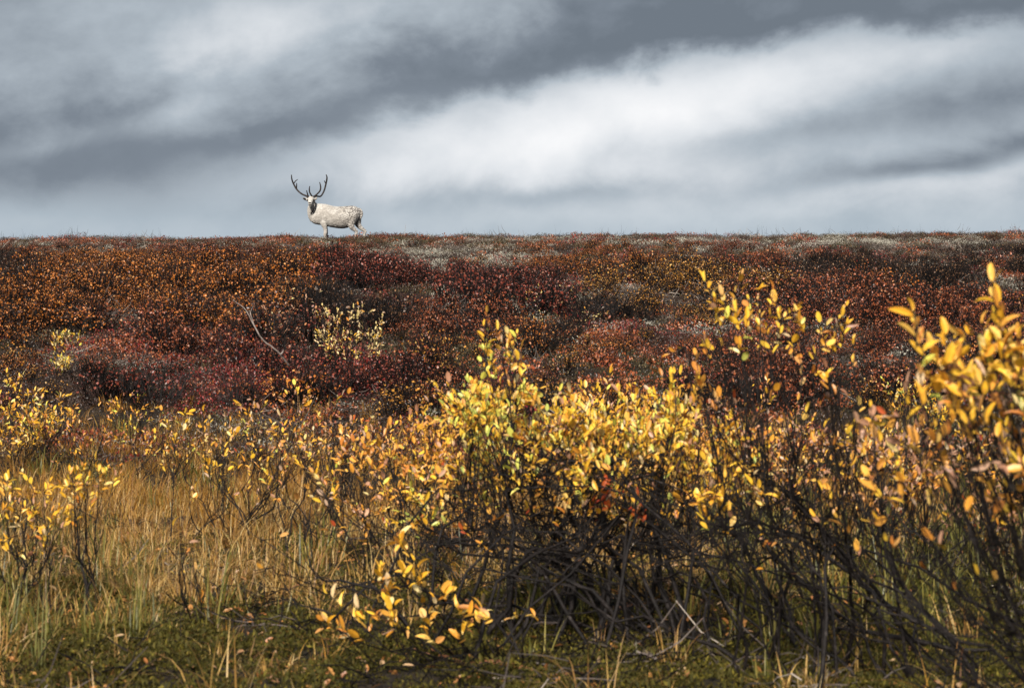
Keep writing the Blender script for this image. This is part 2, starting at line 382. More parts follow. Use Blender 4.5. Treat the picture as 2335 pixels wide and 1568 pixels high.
def ring_loft(mb, rings, n=18):
    """rings: centre, a-axis vector, b-axis vector"""
    V = []
    for c, a, b in rings:
        c, a, b = map(np.asarray, (c, a, b))
        for j in range(n):
            th = 2 * math.pi * j / n
            V.append(c + a * math.cos(th) + b * math.sin(th))
    f = []
    for i in range(len(rings) - 1):
        for j in range(n):
            k = (j + 1) % n
            f.append((i * n + j, i * n + k, (i + 1) * n + k, (i + 1) * n + j))
    f.append(tuple(range(n - 1, -1, -1))); f.append(tuple((len(rings) - 1) * n + j for j in range(n)))
    mb.add(np.array(V), f)
def resample(keys, n):
    k = np.asarray(keys, float); t = np.arange(len(k)); q = np.linspace(0, len(k) - 1, n)
    out_ = []
    for v in q:                        # Catmull-Rom
        i = min(int(v), len(k) - 2); u = v - i
        p0 = k[max(i - 1, 0)]; p1 = k[i]; p2 = k[i + 1]; p3 = k[min(i + 2, len(k) - 1)]
        out_.append(0.5 * ((2 * p1) + (-p0 + p2) * u + (2 * p0 - 5 * p1 + 4 * p2 - p3) * u * u + (-p0 + 3 * p1 - 3 * p2 + p3) * u ** 3))
    return np.array(out_)
def build_deer():
    dx, dy = P(765, 545, 62.0).x, 62.0
    root = empty('reindeer', (dx, dy, Hs(dx, dy) + 0.0), math.radians(8))
    tag(root, 'white reindeer with tall dark antlers and black collar standing on the ridge', 'reindeer')
    b = MB()
    tor = [(572, 850, 1040, .07), (590, 815, 1090, .12), (630, 775, 1135, .175), (700, 745, 1158, .215), (790, 738, 1172, .245), (900, 750, 1195, .265), (1050, 786, 1222, .28), (1200, 790, 1236, .285), (1320, 780, 1218, .265), (1430, 776, 1150, .235), (1510, 800, 1085, .185), (1556, 840, 1020, .12), (1575, 880, 980, .06)]
    tk = resample(tor, 34); rings = []
    for x, t_, bt, hw in tk:
        c = D(x, (t_ + bt) / 2); rings.append((c, (0, hw, 0), (0, 0, (bt - t_) / 2 * ZS)))
    ring_loft(b, rings, 24)
    def limb(keys, n=14, sides=14, sq=1.0):
        k = resample([(*D(p[0], p[1], p[2]), p[3]) for p in keys], n)
        tube(b, k[:, :3], np.maximum(k[:, 3], .012), sides)
    # neck, heavy throat mane
    limb([(790, 940, 0, .20), (700, 880, -.02, .20), (640, 810, -.06, .155), (600, 720, -.12, .11), (590, 660, -.16, .09)], 12, 18)
    limb([(640, 1060, 0, .12), (585, 980, -.05, .10), (570, 890, -.12, .095), (575, 800, -.18, .085)], 10, 14)
    # head: poll, brow, muzzle, chin
    limb([(602, 650, -.12, .07), (585, 660, -.18, .105), (574, 680, -.25, .10), (564, 715, -.33, .078), (556, 752, -.41, .060), (554, 772, -.46, .055), (554, 782, -.485, .035)], 14, 16)
    limb([(590, 740, -.20, .08), (568, 790, -.34, .055), (560, 808, -.43, .038), (560, 812, -.455, .02)], 8, 12)
    for ex, ey, s in ((492, 676, -1), (640, 672, 1)):
        limb([(ex + (20 if s < 0 else -20), ey, -.20, .04), (ex, ey - 8, -.25, .028)], 4, 8)
    # ears
    limb([(520, 672, -.18, .035), (480, 660, -.17, .046), (448, 648, -.15, .038), (418, 632, -.13, .012)], 8, 10)
    limb([(650, 672, -.15, .035), (676, 645, -.13, .044), (690, 622, -.11, .036), (696, 596, -.09, .012)], 8, 10)
    # legs
    limb([(815, 1000, -.08, .13), (838, 1140, -.12, .10), (862, 1230, -.14, .066), (872, 1300, -.14, .056), (866, 1345, -.145, .058), (864, 1400, -.14, .042), (868, 1455, -.14, .040), (858, 1484, -.15, .055)], 16)
    limb([(830, 1040, .12, .14), (860, 1150, .14, .09), (888, 1240, .14, .060), (898, 1300, .14, .052), (893, 1345, .135, .054), (892, 1400, .14, .040), (896, 1455, .14, .038), (888, 1484, .13, .053)], 16)
    limb([(1420, 980, -.06, .17), (1390, 1090, -.10, .145), (1392, 1190, -.13, .10), (1440, 1250, -.14, .068), (1497, 1298, -.14, .050), (1482, 1345, -.14, .044), (1464, 1400, -.14, .036), (1458, 1450, -.14, .036), (1446, 1484, -.15, .053)], 18)
    limb([(1500, 960, .08, .16), (1520, 1080, .13, .13), (1545, 1160, .14, .09), (1612, 1232, .14, .062), (1680, 1276, .14, .048), (1668, 1325, .14, .043), (1652, 1385, .14, .036), (1656, 1440, .14, .036), (1644, 1484, .13, .052)], 18)
    # tail
    limb([(1535, 835, -.02, .04), (1575, 860, -.03, .045), (1600, 930, -.03, .05), (1592, 1000, -.03, .035), (1580, 1040, -.03, .012)], 10, 10)
    body = b.build('body', fur_mat(), root, True)
    rm = body.modifiers.new('remesh', 'REMESH'); rm.mode = 'VOXEL'; rm.voxel_size = 0.013; rm.use_smooth_shade = True
    sm = body.modifiers.new('smooth', 'SMOOTH'); sm.factor = 0.5; sm.iterations = 4
    tx = bpy.data.textures.new('shag', 'CLOUDS'); tx.noise_scale = .07; tx.noise_depth = 3
    dp = body.modifiers.new('shag', 'DISPLACE'); dp.texture = tx; dp.strength = .014; dp.mid_level = .5; dp.texture_coords = 'LOCAL'
    dark = plain_mat('reindeer_dark_skin', (.010, .008, .008), .4)
    # nose pad, mouth, eyes, ear linings, eye rims
    def blob(name, px, py, yd, r, mat, sc=(1, 1, 1), parent=root):
        bm = bmesh.new(); bmesh.ops.create_icosphere(bm, subdivisions=2, radius=r)
        bmesh.ops.scale(bm, vec=sc, verts=bm.verts)
        me = bpy.data.meshes.new(name); bm.to_mesh(me); bm.free(); me.materials.append(mat)
        me.polygons.foreach_set('use_smooth', np.ones(len(me.polygons), dtype=bool))
        o = link(bpy.data.objects.new(name, me), parent); o.location = D(px, py, yd); return o
    blob('nose', 552, 752, -.476, .043, plain_mat('reindeer_nose_grey', (.022, .019, .019), .6), (1.1, .7, .7))
    blob('mouth', 556, 785, -.464, .038, dark, (1.2, .8, .40))
    rim = plain_mat('reindeer_eye_rim', (.03, .025, .024), .8)
    for ex, ey, yd in ((523, 690, -.296), (622, 687, -.288)):
        q = blob('eye_rim', ex, ey, yd, .047, rim, (1, .68, .85)); blob('eye', 0, 0, 0, .027, dark, parent=q).location = (0, -.013, .002)
    e = MB(); tube(e, [D(486, 668, -.215), D(456, 654, -.192), D(424, 636, -.155)], [.020, .034, .010], 8); e.build('ear_lining', dark, root)
    # antlers in dark velvet
    vel = rough_mat('antler_velvet', [(.3, (.010, .007, .006)), (.55, (.026, .018, .015)), (.8, (.07, .05, .04))], 14, .75, .4)
    def antler(lines):
        a = MB()
        for ln in lines:
            k = resample([(*D(p[0], p[1], p[2]), p[3]) for p in ln], 5 * len(ln))
            tube(a, k[:, :3], np.maximum(k[:, 3], .008), 9)
        return a.build('antler', vel, root, True)
    antler([
        [(538, 640, -.17, .030), (500, 598, -.12, .029), (430, 563, .0, .026), (360, 510, .10, .025), (300, 440, .16, .027), (245, 345, .16, .025), (208, 255, .10, .022), (198, 168, .02, .014)],
        [(298, 436, .16, .022), (302, 380, .10, .019), (302, 328, .04, .010)],
        [(258, 320, .16, .018), (282, 282, .20, .016), (330, 245, .24, .009)],
        [(540, 634, -.19, .026), (518, 585, -.27, .021), (502, 540, -.34, .018), (490, 496, -.38, .013)]])
    antler([
        [(628, 622, -.15, .032), (662, 592, -.10, .030), (715, 590, .02, .026), (772, 590, .10, .026), (815, 548, .16, .025), (858, 460, .20, .026), (890, 340, .18, .026), (908, 240, .12, .025), (906, 190, .08, .020), (890, 154, .04, .013)],
        [(884, 322, .18, .017), (868, 295, .14, .014), (856, 272, .10, .010)],
        [(640, 610, -.16, .028), (700, 562, -.20, .024), (755, 502, -.24, .024), (772, 440, -.27, .023), (765, 375, -.28, .019), (750, 322, -.28, .012)],
        [(630, 632, -.17, .026), (585, 585, -.27, .024), (553, 530, -.34, .022), (545, 470, -.37, .020), (554, 408, -.38, .012)]])
    # collar: a band slung round the neck
    col = MB(); pts = []
    top = np.array(D(672, 726, -.06)); bot = np.array(D(568, 950, -.14)); mid = (top + bot) / 2
    ax = (top - bot) / 2; cr = np.array((-.03, .168, -.02))
    for i in range(41):
        th = 2 * math.pi * i / 40; c_, s_ = math.cos(th), math.sin(th)
        pts.append(mid + ax * c_ * .99 + cr * s_ * (1 if s_ > 0 else 1.0) + np.array((.02, 0, -.01)) * abs(s_))
    V = []; f = []
    axn = np.array((.45, -.15, .35)); axn /= np.linalg.norm(axn)
    nrm = np.cross(ax, cr); nrm /= np.linalg.norm(nrm)
    for i, p in enumerate(pts):
        o_ = (p - mid); o_ = o_ / np.linalg.norm(o_)
        for sa, sb in ((-1, 0), (1, 0), (1, 1), (-1, 1)):
            V.append(p + nrm * sa * .018 + o_ * (.012 * sb))
    for i in range(40):
        for j in range(4):
            k = (j + 1) % 4; f.append((i * 4 + j, i * 4 + k, (i + 1) * 4 + k, (i + 1) * 4 + j))
    col.add(np.array(V), f)
    cb = col.build('collar', plain_mat('collar_black', (.012, .012, .014), .5), root)
    t_ = MB(); q = D(578, 928, -.168); tube(t_, [q, (q[0] + .006, q[1] - .01, q[2] - .055)], [.014, .010], 8)
    t_.build('tag', plain_mat('collar_tag', (.03, .028, .03), .4), cb)
build_deer()

# ------------------------------------------------------------------ geometry-node scatter for what nobody could count
PROTO_ID = [0]
def proto_collection(meshes):
    PROTO_ID[0] += 1
    col = bpy.data.collections.new('scatter_source_%02d' % PROTO_ID[0])
    for i, me in enumerate(meshes):
        col.objects.link(bpy.data.objects.new('source_%02d_%02d' % (PROTO_ID[0], i), me))
    return col
def scatter_tree(col, name):
    ng = bpy.data.node_groups.new(name, 'GeometryNodeTree')
    ng.interface.new_socket('Geometry', in_out='INPUT', socket_type='NodeSocketGeometry')
    ng.interface.new_socket('Geometry', in_out='OUTPUT', socket_type='NodeSocketGeometry')
    n = ng.nodes; l = ng.links
    i = n.new('NodeGroupInput'); o = n.new('NodeGroupOutput')
    ci = n.new('GeometryNodeCollectionInfo'); ci.inputs[0].default_value = col
    ci.inputs['Separate Children'].default_value = True; ci.inputs['Reset Children'].default_value = True
    def attr(nm, typ):
        a = n.new('GeometryNodeInputNamedAttribute'); a.data_type = typ; a.inputs[0].default_value = nm
        return a.outputs[0]
    ip = n.new('GeometryNodeInstanceOnPoints'); ip.inputs['Pick Instance'].default_value = True
    l.new(i.outputs[0], ip.inputs['Points']); l.new(ci.outputs[0], ip.inputs['Instance'])
    l.new(attr('pick', 'INT'), ip.inputs['Instance Index'])
    e = n.new('FunctionNodeEulerToRotation'); l.new(attr('rot', 'FLOAT_VECTOR'), e.inputs[0]); l.new(e.outputs[0], ip.inputs['Rotation'])
    l.new(attr('size', 'FLOAT_VECTOR'), ip.inputs['Scale'])
    l.new(ip.outputs[0], o.inputs[0])
    return ng
def scatter(name, label, cat, col, pts, rot, size, pick):
    me = bpy.data.meshes.new(name); me.from_pydata(np.asarray(pts).tolist(), [], [])
    n = len(pts)
    me.attributes.new('rot', 'FLOAT_VECTOR', 'POINT').data.foreach_set('vector', np.asarray(rot, np.float32).reshape(-1))
    sz = np.asarray(size, np.float32)
    if sz.ndim == 1: sz = np.repeat(sz[:, None], 3, 1)
    me.attributes.new('size', 'FLOAT_VECTOR', 'POINT').data.foreach_set('vector', sz.reshape(-1))
    me.attributes.new('pick', 'INT', 'POINT').data.foreach_set('value', np.asarray(pick, np.int32))
    o = link(bpy.data.objects.new(name, me)); tag(o, label, cat, kind='stuff')
    md = o.modifiers.new('scatter', 'NODES'); md.node_group = scatter_tree(col, name)
    return o
def img(x, y, z):                      # where a point of the place shows in the picture
    return 1167 + x / y * FPX, 784 - (z - CAMH) / y * FPX
def randpts(n, y0, y1, margin=1.18):
    """uniform points on the part of the ground the camera and its neighbourhood can see"""
    y = np.sqrt(RNG.uniform(y0 * y0, y1 * y1, n))
    hw = y * 1167 / FPX * margin + 0.4
    x = RNG.uniform(-1, 1, n) * hw
    return x, y, H(x, y)
def rots(n, tilt=0.15):
    return np.stack([RNG.normal(0, tilt, n), RNG.normal(0, tilt, n), RNG.uniform(0, 6.283, n)], -1)
def unit(v): return v / np.maximum(np.linalg.norm(v, axis=-1, keepdims=True), 1e-9)

# ---- source shapes
def shrub_meshes(rs, height=.42, rad=.34, stems=34, nleaf=520, leaf=.025):
    """dwarf birch: a thicket of thin dark twigs with small round leaves; returns (twigs MB, leaves MB)"""
    st = MB(); lf = MB(); tips = []
    for i in range(stems):
        a = rs.uniform(0, 6.283); r = rad * math.sqrt(rs.uniform(0, 1)); h = height * rs.uniform(.55, 1.1) * (1 - .35 * (r / rad) ** 2)
        b0 = np.array((math.cos(a) * r * .35, math.sin(a) * r * .35, -.03)); e = np.array((math.cos(a) * r, math.sin(a) * r, h))
        k = resample([b0, b0 * .5 + e * .5 + rs.normal(0, .03, 3) - np.array((0, 0, .05)), e], 4)
        tube(st, k, np.linspace(.006, .0025, 4), 3, cap=False)
        tips.append(k)
        for j in range(3):
            s0 = k[1 + rs.integers(0, 2)] ; e2 = e + rs.normal(0, .085, 3) * np.array((1, 1, .7))
            k2 = np.array([s0, (s0 + e2) / 2 + rs.normal(0, .02, 3), e2]); tube(st, k2, np.linspace(.004, .0018, 3), 3, cap=False); tips.append(k2)
    tot = len(tips); per = max(1, nleaf // tot); pos = []; dr = []
    for k in tips:
        for j in range(per):
            u = rs.uniform(.5, 1.0); q = u * (len(k) - 1); i = min(int(q), len(k) - 2)
            pos.append(k[i] * (1 - (q - i)) + k[i + 1] * (q - i) + rs.normal(0, .012, 3)); dr.append(rs.normal(0, 1, 3) + np.array((0, 0, .5)))
    n = len(pos)
    leaves(lf, DOT_V, DOT_F, np.array(pos), np.array(dr), rs.normal(0, 1, (n, 3)) + np.array((0, -.2, .8)), rs.uniform(.45, 1.5, n) * leaf)
    return st, lf
def merge(a, b):
    m = MB()
    m.add(np.concatenate(a.v), a.f, 0); m.add(np.concatenate(b.v), b.f, 1)
    return m
def mat_tuft(rs, n=130, rad=.20, h=.07, leaf=.016, up=.6, narrow=None):
    """low cushion of small leaves"""
    m = MB(); r = rad * np.sqrt(rs.uniform(0, 1, n)); a = rs.uniform(0, 6.283, n)
    z = h * (1 - (r / rad) ** 2) * rs.uniform(.3, 1.0, n)
    pos = np.stack([np.cos(a) * r, np.sin(a) * r, z], -1)
    leaves(m, DOT_V, DOT_F, pos, rs.normal(0, 1, (n, 3)) + np.array((0, 0, up)), rs.normal(0, 1, (n, 3)) + np.array((0, 0, 1.0)), rs.uniform(.6, 1.4, n) * leaf, narrow)
    return m
def stick_tuft(rs, n=26, rad=.22, h=.07, ln=.16):
    m = MB()
    for i in range(n):
        p = np.array((rs.normal(0, rad * .5), rs.normal(0, rad * .5), rs.uniform(0, h))); d = unit(np.array((rs.normal(), rs.normal(), rs.normal() * .35 + .12))) * ln * rs.uniform(.4, 1.2)
        tube(m, [p, p + d * .5 + rs.normal(0, .012, 3), p + d], [.003, .0028, .0014], 3, cap=False)
    return m
def grass_tuft(rs, n=24, rad=.07, h=.34, w_=.0035, lean=.45, bend=.5):
    m = MB(); seg = 5
    for i in range(n):
        a = rs.uniform(0, 6.283); r = rad * math.sqrt(rs.uniform()); hh = h * rs.uniform(.45, 1.15)
        b0 = np.array((math.cos(a) * r, math.sin(a) * r, -.01)); la = a + rs.normal(0, .8)
        d = np.array((math.cos(la), math.sin(la), 0)) * lean * rs.uniform(.1, 1.0); sx = np.array((-math.sin(la), math.cos(la), 0)); bd = bend * rs.uniform(.1, 1.3) ** 1.5
        V = []
        for j in range(seg + 1):
            u = j / seg
            p = b0 + d * hh * u + np.array((math.cos(la), math.sin(la), 0)) * bd * hh * u ** 2.6 * .8 + np.array((0, 0, hh * (u - .42 * bd * u ** 3.2)))
            ww = w_ * (1 - u ** 2 * .92) * rs.uniform(.9, 1.1)
            V += [p - sx * ww, p + sx * ww]
        m.add(np.array(V), [(2 * j, 2 * j + 1, 2 * j + 3, 2 * j + 2) for j in range(seg)])
    return m
rs = np.random.default_rng(11)

# ------------------------------------------------------------------ dwarf birch on the slope
BCOL = ['orange', 'rust', 'maroon', 'gold', 'brown']
BMAT = [M['b_orange'], M['b_rust'], M['b_maroon'], M['b_gold'], M['b_brown']]
NV = 3
shrub_src = []                          # [variant] -> (twig mesh, leaf MB)
for v in range(NV):
    st, lf = shrub_meshes(rs, height=[.40, .46, .34][v], rad=[.36, .32, .42][v], stems=32, nleaf=[400, 360, 430][v])
    shrub_src.append((st, lf))
sparse_src = [shrub_meshes(rs, .42, .36, 38, 170, .028) for v in range(NV)]
birch_mesh = {}                         # joined (for the far mass), split (for single shrubs)
twig_mesh = [s[0].mesh('birch_stems', [M['twig_dark']]) for s in shrub_src]
leafs_mesh = {}
for c in range(5):
    for v in range(NV):
        src = sparse_src[v] if c == 4 else shrub_src[v]
        birch_mesh[c, v] = merge(*src).mesh('birch_%s' % BCOL[c], [M['twig_dark'], BMAT[c]])
        leafs_mesh[c, v] = src[1].mesh('birch_foliage', [BMAT[c]])
twig_mesh_sparse = [s[0].mesh('birch_stems', [M['twig_dark']]) for s in sparse_src]
# colour patches of the heath (position in picture units, size, colour, weight)
ZONES = [
    (1330, 605, 260, 55, 0, 1.6), (1150, 600, 120, 40, 3, 1.0), (250, 605, 120, 40, 0, 1.3), (330, 660, 260, 60, 0, 1.0), (90, 690, 140, 60, 0, .8),
    (560, 600, 200, 40, 1, 1.0), (620, 650, 90, 30, 0, 1.2), (1080, 680, 200, 60, 2, 1.6), (900, 640, 140, 40, 2, 1.2), (1000, 730, 200, 50, 1, 1.2),
    (480, 740, 170, 50, 0, 1.1), (300, 800, 200, 60, 1, 1.0), (520, 830, 150, 60, 1, 1.0), (400, 860, 300, 60, 2, .8), (1550, 640, 220, 60, 3, .8),
    (1650, 590, 180, 35, 1, 1.2), (1900, 610, 200, 50, 4, 1.3), (2150, 640, 250, 60, 4, 1.8), (1830, 600, 160, 40, 1, 1.0), (2000, 730, 200, 60, 1, 1.5),
    (1980, 690, 160, 40, 0, 1.2), (2290, 620, 60, 30, 2, 1.2), (1500, 720, 200, 60, 3, .6), (1350, 740, 150, 50, 4, .9), (750, 740, 160, 40, 4, 1.3), (820, 760, 140, 50, 4, 1.0),
    (720, 830, 200, 50, 2, 1.2), (180, 740, 120, 40, 4, .8), (40, 640, 80, 40, 4, 1.2), (1850, 850, 300, 50, 1, .5), (2200, 780, 150, 60, 1, .9), (700, 575, 300, 25, 1, .9), (150, 575, 260, 25, 1, 1.0),
]
BARE = [(1000, 588, 240, 26, 1.3), (1950, 556, 420, 16, 1.3), (1300, 552, 300, 12, 1.2), (1420, 700, 120, 35, .8), (940, 805, 170, 40, 1.3), (140, 830, 190, 70, 1.1), (1700, 650, 80, 30, .7), (1420, 800, 330, 55, 1.2), (1780, 760, 160, 50, .6),
        (2050, 850, 260, 45, 1.1), (1300, 880, 400, 40, 1.0), (230, 740, 120, 28, .7), (640, 545, 2400, 10, .9), (880, 700, 50, 25, .5), (1200, 548, 1400, 18, .7)]
def pick_colour(px, py, x, y):
    sc = np.stack([0.75 * vnoise(x * .7 + 9 * c, y * .45, 40 + c) + (0.12 if c in (0, 1) else 0) + (np.interp(y, [40, 50], [0, .35]) if c == 4 else 0) for c in range(5)], -1)
    for zx, zy, rx, ry, c, wt_ in ZONES:
        sc[:, c] += wt_ * np.exp(-((px - zx) / rx) ** 2 - ((py - zy) / ry) ** 2)
    sc += RNG.normal(0, .13, sc.shape)
    return sc.argmax(1)
def bare_amount(px, py):
    b = np.zeros(len(px))
    for zx, zy, rx, ry, wt_ in BARE: b = np.maximum(b, wt_ * np.exp(-((px - zx) / rx) ** 2 - ((py - zy) / ry) ** 2))
    return b
def place_birch():
    n = 7000
    x, y, z = randpts(n, 18.6, 62.5)
    px, py = img(x, y, z)
    dens = .62 + np.interp(y, [18, 24, 28], [.30, .22, 0]) + 2.6 * (fbm(x * .55, y * .38, 61, 3) - .5) - bare_amount(px, py) * .38
    dens = np.where(y > 50, dens * .75, dens)
    keep = RNG.uniform(0, 1, n) < np.clip(dens, 0, 1) * np.clip(1.15 - y / 100, .3, 1)
    # thin to a minimum spacing
    idx = np.where(keep)[0]; cell = {}; ok = []
    for i in idx:
        g = .27 + .002 * y[i]; k = (int(x[i] / g), int(y[i] / g))
        if k in cell: continue
        cell[k] = 1; ok.append(i)
    ok = np.array(ok); x, y, z, px, py = x[ok], y[ok], z[ok], px[ok], py[ok]
    col = pick_colour(px, py, x, y)
    size = RNG.uniform(.7, 1.25, len(x)) * np.interp(y, [34, 46, 60], [1, .62, .36]) * (0.45 + 1.1 * fbm(x * .35, y * .35, 77, 2)) * np.clip(.74 + (y - 18) * .1, .74, 1)
    size = size * np.clip(1.05 - .5 * bare_amount(px, py), .45, 1)
    hgt = size * RNG.uniform(.8, 1.15, len(x))
    var = RNG.integers(0, NV, len(x)); rot = rots(len(x), .10)
    vis = (np.abs(px - 1167) < 1180)
    order = np.argsort(-(size / y) * vis)
    single = order[:270]; rest = order[270:]
    cn = ['orange', 'rust-brown', 'maroon', 'golden', 'dark leafless']
    marks = [('the bare pale branch', 600, 19.6), ('the cream-leaved willow', 770, 20.4), ('the pinkish white willow', 650, 22.0), ('the lone pale yellow willow', 150, 20.2), ('the crimson bearberry carpet', 880, 20.6),
             ('the pale willow sprigs', 1270, 24.5), ('the open lichen patch', 1000, 47.0), ('the rusty blueberry flat', 1420, 22.5), ('the lemon willow', 2090, 15.5), ('the golden willow thicket', 70, 15.8), ('the mossy hollow', 950, 22.5), ('the grey twig litter', 140, 21.8), ('the olive crowberry flat', 2050, 21.0)]
    mk = [(n_, gx * 1.0, gd) for n_, gx, gd in [(m_[0], (m_[1] - 1167) * m_[2] / FPX, m_[2]) for m_ in marks]]
    def birch_label(i):
        n_, gx, gd = min(mk, key=lambda m_: math.hypot(m_[1] - x[i], (m_[2] - y[i]) * .8))
        rel = 'beside' if math.hypot(gx - x[i], gd - y[i]) < 1.3 else ('on the slope above' if y[i] > gd + .9 else ('below' if y[i] < gd - .9 else 'on a level with'))
        sz_ = 'tall' if hgt[i] > 1.05 else ('knee-high' if hgt[i] > .75 else 'low')
        return '%s %s dwarf birch shrub %s %s' % (sz_, cn[int(col[i])], rel, n_)
    for i in single:
        c, v = int(col[i]), int(var[i])
        r = bpy.data.objects.new('dwarf_birch', None); r.empty_display_size = .1; link(r)
        r.location = (x[i], y[i], z[i]); r.rotation_euler = rot[i]; r.scale = (size[i], size[i], hgt[i])
        tag(r, birch_label(i), 'shrub', '%s dwarf birch shrubs on the slope' % BCOL[c])
        link(bpy.data.objects.new('stems', (twig_mesh_sparse if c == 4 else twig_mesh)[v]), r)
        link(bpy.data.objects.new('foliage', leafs_mesh[c, v]), r)
    colx = proto_collection([birch_mesh[c, v] for c in range(5) for v in range(NV)])
    s3 = np.stack([size, size, hgt], -1)
    scatter('dwarf_birch_thicket', 'far mass of rust and orange dwarf birch covering the upper slope', 'shrub thicket', colx,
            np.stack([x, y, z], -1)[rest], rot[rest], s3[rest], (col * NV + var)[rest])
    print('birch', len(x))
place_birch()

# ------------------------------------------------------------------ low ground cover of the heath
def place_cover():
    kinds = [  # name, label, meshes
        ('bearberry_mat', 'low crimson bearberry leaves carpeting the foot of the slope', 'ground cover', [mat_tuft(rs, 120, .20, .12, .018).mesh('red', [M['red_mat']]) for _ in range(3)]),
        ('lichen_cover', 'pale grey lichen and dead twigs on the open heath', 'ground cover', [mat_tuft(rs, 110, .20, .08, .020, .3, .45).mesh('lich', [M['lichen']]) for _ in range(3)]),
        ('crowberry_mat', 'olive green crowberry and moss mats between the shrubs', 'ground cover', [mat_tuft(rs, 170, .20, .08, .017, .8, .6).mesh('olive', [M['olive_mat']]) for _ in range(3)]),
        ('heather_mat', 'dark brown heather mats between the shrubs', 'ground cover', [mat_tuft(rs, 170, .20, .09, .017, .8, .6).mesh('dark', [M['dark_mat']]) for _ in range(3)]),
        ('dead_twig_litter', 'grey dead twigs lying over the heath', 'twig litter', [stick_tuft(rs).mesh('stick', [M['litter']]) for _ in range(3)]),
        ('blueberry_cover', 'low rusty blueberry leaves spread across the heath', 'ground cover', [mat_tuft(rs, 140, .20, .10, .020).mesh('rusty', [M['b_rust']]) for _ in range(3)]),
    ]
    Z2 = [  # picture position, size, kind, weight
        (880, 850, 150, 30, 0, 2.0), (720, 840, 160, 60, 0, .8), (520, 830, 120, 40, 0, 1.0), (330, 755, 120, 14, 0, 1.6), (400, 820, 200, 60, 0, .8), (1550, 545, 140, 10, 0, 1.4), (700, 600, 100, 15, 0, 1.2), (230, 545, 140, 10, 0, .8), (1330, 560, 80, 12, 0, .8),
        (900, 900, 200, 30, 0, 1.0), (600, 910, 200, 40, 0, .9), (1450, 810, 250, 40, 5, 1.2), (1800, 830, 250, 40, 5, .7),
        (1000, 588, 260, 26, 1, 1.9), (1950, 556, 420, 16, 1, 1.9), (1300, 552, 300, 12, 1, 1.3), (1780, 690, 130, 40, 1, 1.2), (1420, 700, 120, 35, 1, 1.2), (240, 590, 100, 25, 1, 1.0), (950, 800, 80, 12, 1, .8), (1900, 880, 250, 20, 1, .9),
        (950, 800, 200, 45, 2, 1.6), (220, 745, 140, 25, 2, 1.2), (2050, 840, 260, 30, 2, 1.2), (1150, 555, 500, 8, 2, .8), (1700, 740, 200, 50, 2, .5), (1350, 790, 200, 40, 2, .5),
        (140, 830, 200, 60, 4, .7), (1420, 840, 330, 35, 4, .8), (60, 880, 300, 40, 3, .9), (1500, 800, 200, 40, 3, .8), (300, 900, 300, 40, 3, .8),
    ]
    for y0, y1, dn, scl in ((16.0, 26, 30, 1.0), (26, 36, 14, 1.15), (36, 64.5, 9, 1.25)):
        n = int(.303 * (y1 * y1 - y0 * y0) * dn)
        x, y, z = randpts(n, y0, y1); px, py = img(x, y, z)
        sc = np.stack([.6 * fbm(x * .5 + 7 * k, y * .35, 90 + 5 * k, 3) + (-.05, .0, .06, .12, .0, .08)[k] + (np.interp(y, [24, 27, 44, 48], [-.14, 0, 0, -.02]) if k in (1, 4) else np.interp(y, [40, 48], [0, .10]) if k in (2, 3) else np.interp(y, [40, 48], [0, -.08])) for k in range(6)], -1)
        for zx, zy, rx, ry, k, wt_ in Z2: sc[:, k] += .22 * wt_ * np.exp(-((px - zx) / rx) ** 2 - ((py - zy) / ry) ** 2)
        sc += RNG.normal(0, .16, sc.shape); sc += np.stack([.5 * (vnoise(x * 1.6 + 3 * k, y * .9, 140 + k) - .5) for k in range(6)], -1); kk = sc.argmax(1)
        for k, (nm, lab, cat, ms) in enumerate(kinds):
            s = kk == k
            if not s.any(): continue
            acc = COVER.setdefault(k, [])
            m_ = s.sum(); sz = RNG.uniform(.7, 1.4, m_) * scl
            acc.append((np.stack([x, y, z], -1)[s], rots(m_, .12), np.stack([sz, sz, sz * RNG.uniform(.7, 1.5, m_)], -1), RNG.integers(0, len(ms), m_)))
    for k, (nm, lab, cat, ms) in enumerate(kinds):
        if k in COVER:
            a = [np.concatenate([q[i] for q in COVER[k]]) for i in range(4)]
            scatter(nm, lab, cat, proto_collection(ms), *a)
COVER = {}
place_cover()
